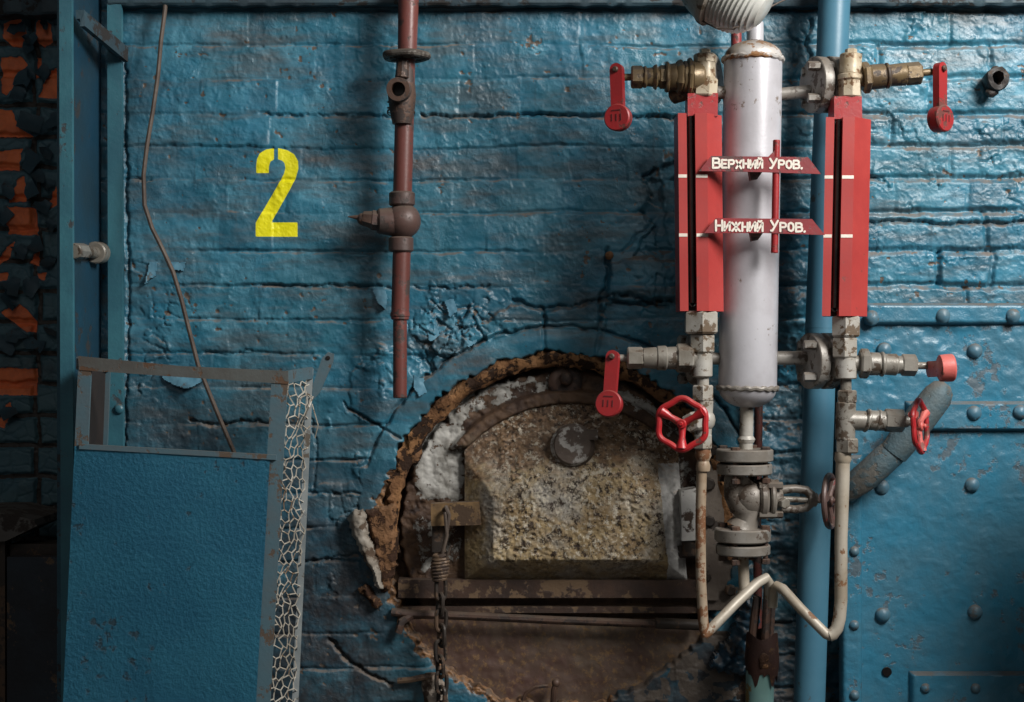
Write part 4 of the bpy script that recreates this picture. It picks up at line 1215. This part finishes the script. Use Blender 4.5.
def lever(parent, piv, end, d, face, mat, r0=6.5, r1=13.5, th=.022, arm=.014, name='lever'):
    """weighted cock handle: slim arm and round weight with a flat engraved face"""
    piv = Vector(piv); end = Vector(end); n = Vector(face).normalized()
    ax = (end - piv).normalized()
    n = (n - ax*n.dot(ax)).normalized()
    s = n.cross(ax)
    a, c = S(r0, d), S(r1, d)
    L = (end - piv).length
    out = []
    for i in range(11):
        t = PI/2 + PI*i/10
        out.append(piv + ax*(a*math.cos(t)) + s*(a*math.sin(t)))
    out += [piv + ax*L - s*a*.95, piv + ax*L + s*a*.95]
    b = MB()
    b.prism([p - n*arm*.5 for p in out], n*arm)
    b.bevel(.0025, 2, 30)
    b.lathe([(-th*.5, c*.8), (-th*.42, c*.95), (0, c), (th*.4, c), (th*.5, c*.92)], end, n, 30)
    lv = b.build(name, mat, parent)
    # cast marks
    m = MB()
    for q in (-.35, .0, .35):
        o = end + n*(th*.5 + .0003) + s*c*q
        m.box(o, .0018, .0012, c*.5, Matrix((s, n, -ax)).transposed())
    m.box(end + n*(th*.5+.0003) - ax*c*.52, c*.7, .0012, .0018, Matrix((s, n, -ax)).transposed())
    m.build('cast_mark', M['castmark'], lv)
    p = MB().lathe([(0,S(3,d)),(arm*.5+.004,S(3,d)),(arm*.5+.006,S(2,d))], piv, n, 10); p.build('lever_pin', M['rustfit'], lv)
    return lv
M['castmark'] = worn('dark_cast_marks', srgb(84, 24, 26), srgb(70, 22, 24), None, 0, 10, .6, 0, 0)

DG = .27
def body(parent, xa, xb, y0, y1, marks, bk=0, wide=46):
    """red reflex gauge: slotted face, bevelled right flank. xa/xb: left edge at the top and the bottom"""
    d = DG + .03
    k = (D - d)/F
    sec = [(0,.0), (8.5,.0), (8.5,-.022), (17,-.022), (17,.0), (29,.0), (wide,-.030), (wide,-.070), (bk,-.070)]
    def ring(y, x): return [Q(x, y, d) + Vector((p*k, -q, 0)) for p, q in sec]
    b = MB(); A = ring(y0, xa); B = ring(y1, xb)
    va = [b.b.verts.new(p) for p in A]; vb = [b.b.verts.new(p) for p in B]
    n = len(sec)
    b.b.faces.new(va); b.b.faces.new(vb[::-1])
    for i in range(n):
        j = (i+1) % n; b.b.faces.new((va[i], vb[i], vb[j], va[j]))
    b.bevel(.0016, 2, 25)
    o = b.build('gauge_body', M['red'], parent)
    g = MB().prism([Q(xa+8.5, y0, d) + Vector((0,.0215,0)), Q(xa+17, y0, d) + Vector((0,.0215,0)), Q(xb+17, y1, d) + Vector((0,.0215,0)), Q(xb+8.5, y1, d) + Vector((0,.0215,0))], (0,.003,0))
    g.build('slot', M['black'], o)
    g = MB().seg(Q(xa+12.8, y0+3, d-.012), Q(xb+12.8, y1-8, d-.012), S(2.7,d), n=14)
    g.tube([Q(xb+12.8+3.2*math.cos(t), y1-8+3.2*math.sin(t), d-.012) for t in [PI*i/8 for i in range(9)]], S(.9,d), 6)
    g.build('sight_glass', M['glass'], o)
    for y in marks:
        t = (y-y0)/(y1-y0); x = xa + (xb-xa)*t
        for a, c in ((-.2, 8.2), (17.3, 29)):
            g = MB().pbox(x+a, y-1.6, x+c, y+1.6, d+.0008, .002); g.build('level_mark', M['white'], o)
    return o

def left_gauge():
    d = DG
    r = thing('level_gauge', 'red level gauge left of the silver vessel, with levers pointing left', 'water gauge', Q(700, 400, d), 'red sight glasses on the silver vessel')
    body(r, 678, 680, 113, 311, (176, 235))
    b = MB().pbox(688, 93, 718, 116, d+.016, .05); b.bevel(.003); b.rough(.001, 60, 3); b.build('top_block', M['redworn'], r)
    # top cock
    b = MB().seg(Q(704,97,d), Q(705,78,d), S(13,d), n=6).seg(Q(705,80,d), Q(705,62,d), S(10.5,d), n=20).seg(Q(705,64,d), Q(705,54,d), S(11.5,d), n=8).seg(Q(705,56,d), Q(705,49,d), S(5.5,d), n=6)
    b.build('top_nut', M['brasslight'], r)
    b = MB()
    ya = lambda x: 77 + (x-700)*(-.0)   # level run
    def run(lst, y, dd):
        for x0, x1, q0, q1, n in lst: b.seg(Q(x0,y + (700-x0)*.0,dd), Q(x1,y,dd), S(q0,dd), S(q1,dd), n=n)
    run([(704,691,14,16,20),(692,687,19,19,8),(688,682,16,16,20),(683,676,18,17,6),(677,668,14,13,20),(669,665,15.5,15.5,20),(666,659,12,12,6),(660,656,10,10,18),(657,653,13,12,20),(654,646,10,9.5,18),(647,643,11,11,20),(643,631,11.5,11.5,6),(632,616,3.6,3.6,12)], 77, d)
    b.seg(Q(697,88,d+.0), Q(672,97,d-.03), S(9,d), S(8,d), n=14); b.rough(.0012, 55, 21)
    b.build('top_cock', M['brass'], r)
    lever(r, Q(617,70,d+.01), Q(618.5,118,d+.012), d, (-.45,-1,.0), M['redworn'])
    b = MB().lathe([(-.010,S(24,d)),(-.004,S(25,d)),(.004,S(25,d)),(.010,S(24,d))], Q(712,80,DV-.01), (1,-.42,0), 32); b.build('flange', M['flange'], r)
    # lower cock
    b = MB().seg(Q(701,311,d), Q(701,334,d), S(18,d), n=6, ph=.3).seg(Q(702,334,d), Q(702,353,d), S(13.5,d), n=6, ph=.3).seg(Q(702,352,d), Q(702,377,d), S(10.5,d), n=24)
    b.build('lower_nut', M['palemetal'], r)
    b = MB()
    run([(700,690,9,9,20),(693,676,14.5,14.5,6),(677,665,11.5,11,18),(667,656,12.5,12,18),(657,642,11,10,18),(643,627,11,11,6),(628,608,3.6,3.6,12)], 358, d)
    b.build('lower_cock', M['greymetal'], r)
    lever(r, Q(613,357,d+.012), Q(609.5,404,d+.022), d, (-.35,-1,.0), M['redworn'])
    b = MB().lathe([(-.010,S(27,d)),(-.004,S(28,d)),(.004,S(28,d)),(.010,S(27,d))], Q(697,358,DV-.01), (1,-.45,0), 36); b.build('flange', M['flange'], r)
    for a in (2.2, 3.6, 4.4):
        c = Q(694,358,DV+.0) + Vector((-.012, .0, 0))
        b = MB().seg(c + Vector((0, -S(20)*math.cos(a)*.4, S(20)*math.sin(a))), c + Vector((-.016, -S(20)*math.cos(a)*.4-.006, S(20)*math.sin(a))), S(5), n=6); b.build('bolt', M['greymetal'], r)
left_gauge()

def right_gauge():
    d = DG
    r = thing('level_gauge', 'red level gauge right of the silver vessel, in front of the blue pipe', 'water gauge', Q(845, 400, d), 'red sight glasses on the silver vessel')
    body(r, 826, 822, 117, 316, (177, 236), 10, 49)
    b = MB().pbox(834, 96, 862, 119, d+.016, .05); b.bevel(.003); b.rough(.001, 60, 8); b.build('top_block', M['redworn'], r)
    b = MB().seg(Q(850,98,d), Q(850,80,d), S(11.5,d), n=8).seg(Q(850,81,d), Q(850,74,d), S(12.5,d), n=20).seg(Q(850,75,d), Q(851,54,d), S(11,d), n=24).seg(Q(851,55,d), Q(851,49,d), S(6,d), n=6)
    b.build('top_nut', M['brasslight'], r)
    def run(lst, ya, yb, dd):
        b = MB()
        xa, xb = lst[0][0], lst[-1][1]
        Y = lambda x: ya + (yb-ya)*(x-xa)/(xb-xa)
        for x0, x1, q0, q1, n in lst: b.seg(Q(x0,Y(x0),dd), Q(x1,Y(x1),dd), S(q0,dd), S(q1,dd), n=n)
        return b
    b = run([(850,864,9,9,18),(862,870,16,16,6),(869,885,12.5,12.5,20),(885,889,13,13,20),(888,906,11,11.5,18),(904,912,9,9,16),(905,921,11.5,11.5,6),(920,942,3.6,3.6,12)], 79, 71, d)
    b.build('top_cock', M['brass'], r)
    lever(r, Q(940,69,d+.01), Q(940,119,d+.012), d, (.75,-1,.0), M['redworn'], th=.026)
    def flange(x, y, q):
        for o, nm in ((-7, 0), (7, 1)):
            b = MB().lathe([(-S(5.6,DV),S(q-1,DV)),(-S(4.8,DV),S(q,DV)),(S(4.8,DV),S(q,DV)),(S(5.6,DV),S(q-1,DV))], Q(x+o,y,DV+.01), (1,.30,0), 40); b.build('flange', M['flange'], r)
        for k in range(4):
            a = PI/4 + k*PI/2
            c = Q(x,y,DV+.01) + Vector((0, -S(q*.74)*math.cos(a), S(q*.74)*math.sin(a)))
            b = MB().seg(c - Vector((S(18),0,0)), c + Vector((S(18),0,0)), S(4.6), n=6); b.build('bolt', M['flange'], r)
    flange(824, 85, 28); flange(820, 361, 28)
    b = MB().seg(Q(826,88,DV+.01), Q(852,86,d), S(9,d), n=20).seg(Q(826,361,DV+.01), Q(846,361,d), S(9,d), n=20); b.build('branch', M['flange'], r)
    b = MB().seg(Q(846,316,d), Q(846,337,d), S(15.5,d), n=6, ph=.5).seg(Q(845,337,d), Q(845,358,d), S(13.5,d), n=6, ph=.5).seg(Q(846,357,d), Q(846,379,d), S(11,d), n=24)
    b.build('lower_nut', M['palemetal'], r)
    b = run([(848,860,8,8,18),(859,869,15,15,6),(868,880,11.5,11.5,20),(880,884,12.5,12.5,20),(883,897,10.5,11,18),(896,902,9,9,16),(901,916,11,11,6),(915,934,3.6,3.6,12)], 363, 366, d)
    b.build('lower_cock', M['greymetal'], r)
    lever(r, Q(934,369,d+.005), Q(946,368,d+.085), d, (.86,-.52,.06), M['pink'], r0=8, r1=13.5, th=.026, arm=.022)
right_gauge()

# drain valves under the gauges, each with its own tube
def valve_left():
    d = DG
    r = thing('drain_valve', 'small drain valve with a red handwheel facing the viewer, under the left gauge', 'valve', Q(702, 450, d), 'drain valves with red wheels')
    b = MB().seg(Q(703,376,d), Q(703,388,d), S(6,d)).seg(Q(703,385,d), Q(703,401,d), S(11.5,d), n=6, ph=.4).seg(Q(704,400,d), Q(703,436,d), S(9.5,d), S(8.5,d)).seg(Q(703,434,d), Q(703,449,d), S(10,d), n=6, ph=.4)
    b.ball(Q(703,420,d), S(12.5,d))
    b.seg(Q(703,420,d), Q(692,422,d+.05), S(10,d), S(8.5,d), n=18).seg(Q(695,421.5,d+.04), Q(690,422.5,d+.06), S(10,d), n=6)
    b.build('valve_body', M['palemetal'], r)
    nrm = Vector((-.30,-1,.05)); c = Q(682,424,d+.10)
    b = MB().seg(Q(691,422,d+.05), c, S(3,d), n=12); b.build('spindle', M['greymetal'], r)
    rim, sp = wheel(None, c, S(24.5,d+.1), nrm, S(3.1,d), 3, 6, .05, .2, PI/2 + .0)
    w = rim.build('hand_wheel', M['redwheel'], r); sp.build('wheel_spokes', M['redwheel'], w)
M['redwheel'] = worn('red_wheel_paint', srgb(178, 38, 42), srgb(160, 36, 40), srgb(104, 58, 50), .28, 14, .35, 0, .35, .001, 70)
valve_left()
def valve_right():
    d = DG
    r = thing('drain_valve', 'small drain valve with a red handwheel turned sideways, under the right gauge', 'valve', Q(846, 452, d), 'drain valves with red wheels')
    b = MB().seg(Q(846,378,d), Q(846,392,d), S(5.5,d)).seg(Q(847,390,d), Q(847,403,d), S(10.5,d), n=6, ph=.4).seg(Q(846,402,d), Q(845,440,d), S(10,d), n=22).seg(Q(847,438,d), Q(847,453,d), S(12,d), n=6, ph=.4)
    for x0, x1, q0, n in ((846,866,10,20),(865,869,12,20),(868,885,10,20),(876,880,11,20),(884,904,11.5,6),(903,909,7,14)):
        b.seg(Q(x0,420,d), Q(x1,421,d), S(q0,d), n=n)
    b.build('valve_body', M['greymetal'], r)
    c = Q(920,426,d+.012); nrm = Vector((.86,-.50,.06))
    b = MB().seg(Q(905,421,d), c, S(3,d), n=12); b.build('spindle', M['greymetal'], r)
    rim, sp = wheel(None, c, S(24.8,d), nrm, S(2.8,d), 3, 6, .05, .2, PI/2)
    w = rim.build('hand_wheel', M['redwheel'], r); sp.build('wheel_spokes', M['pink'], w)
valve_right()

d = DG
b = MB()
b.lathe([(0,S(7.5,d)),(.012,S(8.5,d)),(.022,S(6,d)),(.03,S(7.5,d)),(.04,S(7,d))], Q(703,449,d), (0,0,-1), 18)
b.tube([Q(702,462,d), Q(700.5,520,d), Q(701,580,d), Q(703,618,d), Q(704.5,631,d), Q(706,636,d)], S(5.2,d), 16)
dt = thing('drain_tube', 'drain tube rusty on its straight run below the left gauge, then bending up right', 'tube', Q(704, 636, d), 'bent drain tubes')
b.build('straight_run', M['rusttube'], dt)
b = MB()
b.tube([Q(704,635,d), Q(708,632,d), Q(735,604,d-.03), Q(757,583,d-.06), Q(766,578,d-.07), Q(769,583,d-.08), Q(770,598,d-.09)], S(5.2,d), 16)
b.build('bent_run', M['steeltube'], dt)
b = MB()
b.tube([Q(843,452,d), Q(842.5,480,d), Q(841,540,d), Q(841,600,d), Q(839.5,618,d), Q(837,628,d), Q(833,634,d), Q(829,635.5,d)], [S(7,d)]*2 + [S(6.4,d)]*6, 18)
b.tube([Q(831,636,d), Q(826,634,d), Q(800,608,d-.03), Q(783,589,d-.05), Q(777,586,d-.06), Q(773.5,590,d-.07), Q(772.5,606,d-.08)], S(5.2,d), 16)
b.lathe([(0,S(8,d)),(.014,S(8.5,d)),(.02,S(7,d))], Q(843,452,d), (0,0,-1), 18)
setp(b.build('drain_tube', M['steeltube']), 'grey drain tube from the right gauge passing the dark handwheel then bending up left', 'tube', 'bent drain tubes')

# ------------------------------------------------------------------ globe valve below the vessel
def globe():
    d = DV
    r = thing('globe_valve', 'grey cast globe valve with flanges and a dark handwheel below the silver vessel', 'valve', Q(744, 555, d))
    def disc(x, y0, y1, q): 
        return MB().lathe([(0,S(q-1.2,d)),(S(1.2,d),S(q,d)),(S(y1-y0-1.2,d),S(q,d)),(S(y1-y0,d),S(q-1.2,d))], Q(x,y0,d), (0,0,-1), 40)
    for (x, y0, y1, q) in ((744.5,449,461,28.5),(744.5,463.5,474,27.5),(742.5,528,541,28),(743,544,554,27)):
        disc(x, y0, y1, q).build('flange', M['flange'], r)
    for yb, y2 in ((446,477), (524,557)):
        for k in range(4):
            a = PI/4 + k*PI/2 + .25
            c = Q(744, yb, d) + Vector((S(21)*math.cos(a), S(21)*math.sin(a), 0)); e = Q(744, y2, d) + Vector((S(21)*math.cos(a), S(21)*math.sin(a), 0))
            b = MB().seg(c, c + Vector((0,0,-S(6))), S(4.4), n=6).seg(c + Vector((0,0,-S(4))), e, S(2.4), n=10).seg(e, e - Vector((0,0,S(5))), S(4.4), n=6)
            b.build('bolt', M['rustfit'], r)
    b = MB()
    b.tube([Q(743,474,d), Q(735,483,d), Q(734,494,d), Q(742,503,d), Q(749,511,d), Q(746,521,d), Q(742,529,d)], [S(17,d), S(12,d), S(10.5,d), S(15,d), S(15,d), S(13,d), S(17,d)], 24)
    b.ball(Q(750,499,d), S(18,d), (1,1,1.05), 22)
    b.build('valve_body', M['castgrey'], r)
    b = MB().seg(Q(758,499,d), Q(767,499,d), S(20,d), n=30).seg(Q(768.5,499,d), Q(774,499,d), S(20,d), n=30)
    for a in (.9, 2.2, 4.0, 5.4):
        c = Q(757,499,d) + Vector((0, -S(17)*math.cos(a), S(17)*math.sin(a))); b.seg(c, c + Vector((S(22),0,0)), S(3.6), n=6)
    b.build('bonnet_flange', M['castgrey'], r)
    # yoke: two legs joined round the spindle
    b = MB().seg(Q(773,499,d), Q(782,499,d), S(13,d), S(11,d), n=20)
    for sy in (-1, 1):
        b.tube([Q(780,499+sy*9,d), Q(795,499+sy*10.5,d), Q(806,499+sy*9,d), Q(813,499+sy*2,d)], [S(4.6,d), S(4.2,d), S(4.4,d), S(5,d)], 12)
    b.seg(Q(808,499,d), Q(817,500,d), S(7,d), n=16)
    b.build('yoke', M['castgrey'], r)
    b = MB().seg(Q(780,499,d), Q(832,501,d), S(3,d), n=12).seg(Q(783,503,d+.02), Q(786,504,d+.03), S(5.5,d), n=6); b.build('spindle', M['greymetal'], r)
    c = Q(830,501,d+.01)
    rim, sp = wheel(None, c, S(25.5,d), (.90,-.42,.03), S(3.,d), 3, 6, .0, .2, PI/2+.3)
    w = rim.build('hand_wheel', M['darkwheel'], r); sp.build('wheel_spokes', M['darkwheel'], w)
    b = MB().seg(Q(743,552,d), Q(744.5,594,d), S(5.5,d), n=16); b.ball(Q(744.5,594,d), S(7,d)); b.build('outlet_pipe', M['steeltube'], r)
M['darkwheel'] = worn('dull_red_grey_wheel', srgb(98, 74, 68), srgb(82, 66, 62), srgb(130, 44, 44), .3, 14, .45, .1, .5)
globe()

# funnel pipe at the bottom
def funnel():
    d = .12
    r = thing('funnel_pipe', 'green blue pipe with a rusty torn collar collecting the drain tubes', 'pipe', Q(760, 720, d))
    b = MB().seg(Q(760,668,d), Q(756,1002,d), S(14,d), n=28); b.build('pipe', M['greenpipe'], r)
    n = 40; b = MB(); R0 = []
    for j, (y, q) in enumerate(((634,15.5),(645,16.2),(658,17),(668,16.5),(676,15.5))):
        ring = []
        for i in range(n):
            t = 2*PI*i/n
            yy = y + (3*math.sin(t*3+.5) if j == 0 else 0) + ((6*math.sin(t*5)+4*math.sin(t*11)) if j == 4 else 0)
            p = Q(762,yy,d); ring.append(b.b.verts.new(p + Vector((S(q,d)*math.cos(t), S(q,d)*math.sin(t), 0))))
        R0.append(ring)
    for A, B in zip(R0[:-1], R0[1:]):
        for i in range(n):
            b.b.faces.new((A[i], A[(i+1)%n], B[(i+1)%n], B[i]))
    bmesh.ops.solidify(b.b, geom=b.b.faces[:], thickness=.002)
    b.build('collar', M['collar'], r)
    b = MB().ball(Q(764,662,d+.03), S(7,d), (.8,.4,1.3), 16).rough(.006, 70, 9); b.build('rust_flake', M['tan'], r)
    b = MB().tube([Q(768,586,d), Q(766,610,d), Q(764,650,d)], S(4.2,d), 10).tube([Q(772,600,d-.01), Q(771,625,d-.01), Q(769,650,d-.01)], S(3.6,d), 10)
    b.tube([Q(757,596,d-.02), Q(754,625,d-.02), Q(752,650,d-.02)], S(5,d), 10).rough(.003, 40, 3)
    b.build('inlet_tubes', M['rustfit'], r)
M['collar'] = worn('rusty_collar', srgb(82, 56, 48), srgb(64, 46, 42), srgb(110, 82, 54), .3, 14, .6, 0, .2, .003, 40)
funnel()
# torn blue lagging left of the funnel pipe
X, Y = np.meshgrid(np.arange(708, 762, 1.3), np.arange(586, 684, 1.3))
P = [(745,590),(760,596),(758,660),(750,676),(728,674),(708,668),(716,655),(730,636),(740,612)]
s_ = poly_sdf(X + (fbm(X/5, Y/5, 2, 801)-.5)*6, Y + (fbm(X/5, Y/5, 2, 802)-.5)*6, P)
o = grid_mesh('torn_lagging', X, Y, .02*sst(-1, 8, s_) + (fbm(X/8, Y/8, 4, 803)-.5)*.03, s_ > -.5, {}, M['lagging_'] if 'lagging_' in M else M['web'], None, .03, skirt=.05)
setp(o, 'ragged dark blue lagging left of the green pipe collar', 'lagging')

# ------------------------------------------------------------------ lamp over the vessel
def lamp():
    c = Q(720, -16, .36); d = .36
    r = thing('bulkhead_lamp', 'grey dusty bulkhead lamp with ribbed glass at the top edge above the vessel', 'lamp', c)
    ax = Vector((.62, -.20, -.42)).normalized()
    R = S(42, d)
    b = MB()
    b.lathe([(-R*.95,R*.35),(-R*.85,R*.6),(-R*.45,R*.86),(-R*.1,R*.98),(0,R*1.04),(R*.12,R*1.04),(R*.18,R*.96)], c, ax, 44)
    b.build('casing', M['lampbody'], r)
    g = MB(); prof = [(R*.16, R*.92)]
    for i in range(1, 23):
        t = i/22; prof.append((R*.16 + R*1.15*t, R*(.92*max(0, 1-(t*.97)**3)**.5 + (.035 if i % 2 else -.02))))
    g.lathe(prof, c, ax, 44); g.build('ribbed_glass', M['lampglass'], r)
    w = MB()
    w.tube([Q(700,20,d+.0), Q(716,28,d+.03), Q(734,29,d+.03), Q(750,18,d+.02), Q(772,6,d), Q(800,-8,d)], .0016, 6)
    w.tube([Q(731,22,d+.04), Q(738,20,d+.045), Q(740,26,d+.04), Q(733,28,d+.04)], .0014, 6)
    w.build('guard_wire', M['cable'], r)
    b = MB().seg(Q(744,-6,d+.03), Q(747,10,d+.035), S(5,d), n=8); b.build('clamp', M['lampbody'], r)
    b = MB().seg(Q(715,-10,d-.02), Q(700,-90,d-.02), S(7,d), n=14); b.build('stem', M['lampbody'], r)
lamp()

# ------------------------------------------------------------------ light: tall windows to the right, weak sky from the hall
def area(name, loc, target, sx, sy, power, col):
    L = bpy.data.lights.new(name, 'AREA'); L.shape = 'RECTANGLE'; L.size = sx; L.size_y = sy
    L.energy = power; L.color = col
    o = bpy.data.objects.new(name, L); COL.objects.link(o); o.location = loc
    dv = Vector(target) - Vector(loc)
    o.rotation_euler = dv.to_track_quat('-Z', 'Z').to_euler()
    return o
area('window_light', (1.8, -1.85, 2.85), (0.3, 0, 1.35), 0.85, 1.2, 126, (1.0, .975, .94))
area('far_window_light', (-.6, -4.6, 3.6), (-.1, 0, 1.1), 2.4, 1.6, 15, (1.0, .98, .95))
W = bpy.data.worlds.new('hall'); SC.world = W; W.use_nodes = True
bg = W.node_tree.nodes['Background']; bg.inputs[0].default_value = (.92, .96, 1.0, 1); bg.inputs[1].default_value = .055

cam = bpy.data.cameras.new('camera'); co = bpy.data.objects.new('camera', cam); COL.objects.link(co)
cam.sensor_width = 36; cam.lens = 36 * F / 1024
co.location = (0, -D, ZC); co.rotation_euler = (PI/2, 0, 0)
SC.camera = co
vs = SC.view_settings
vs.view_transform = 'Standard'; vs.look = 'None'; vs.gamma = 1; vs.use_curve_mapping = False; vs.exposure = 0.0
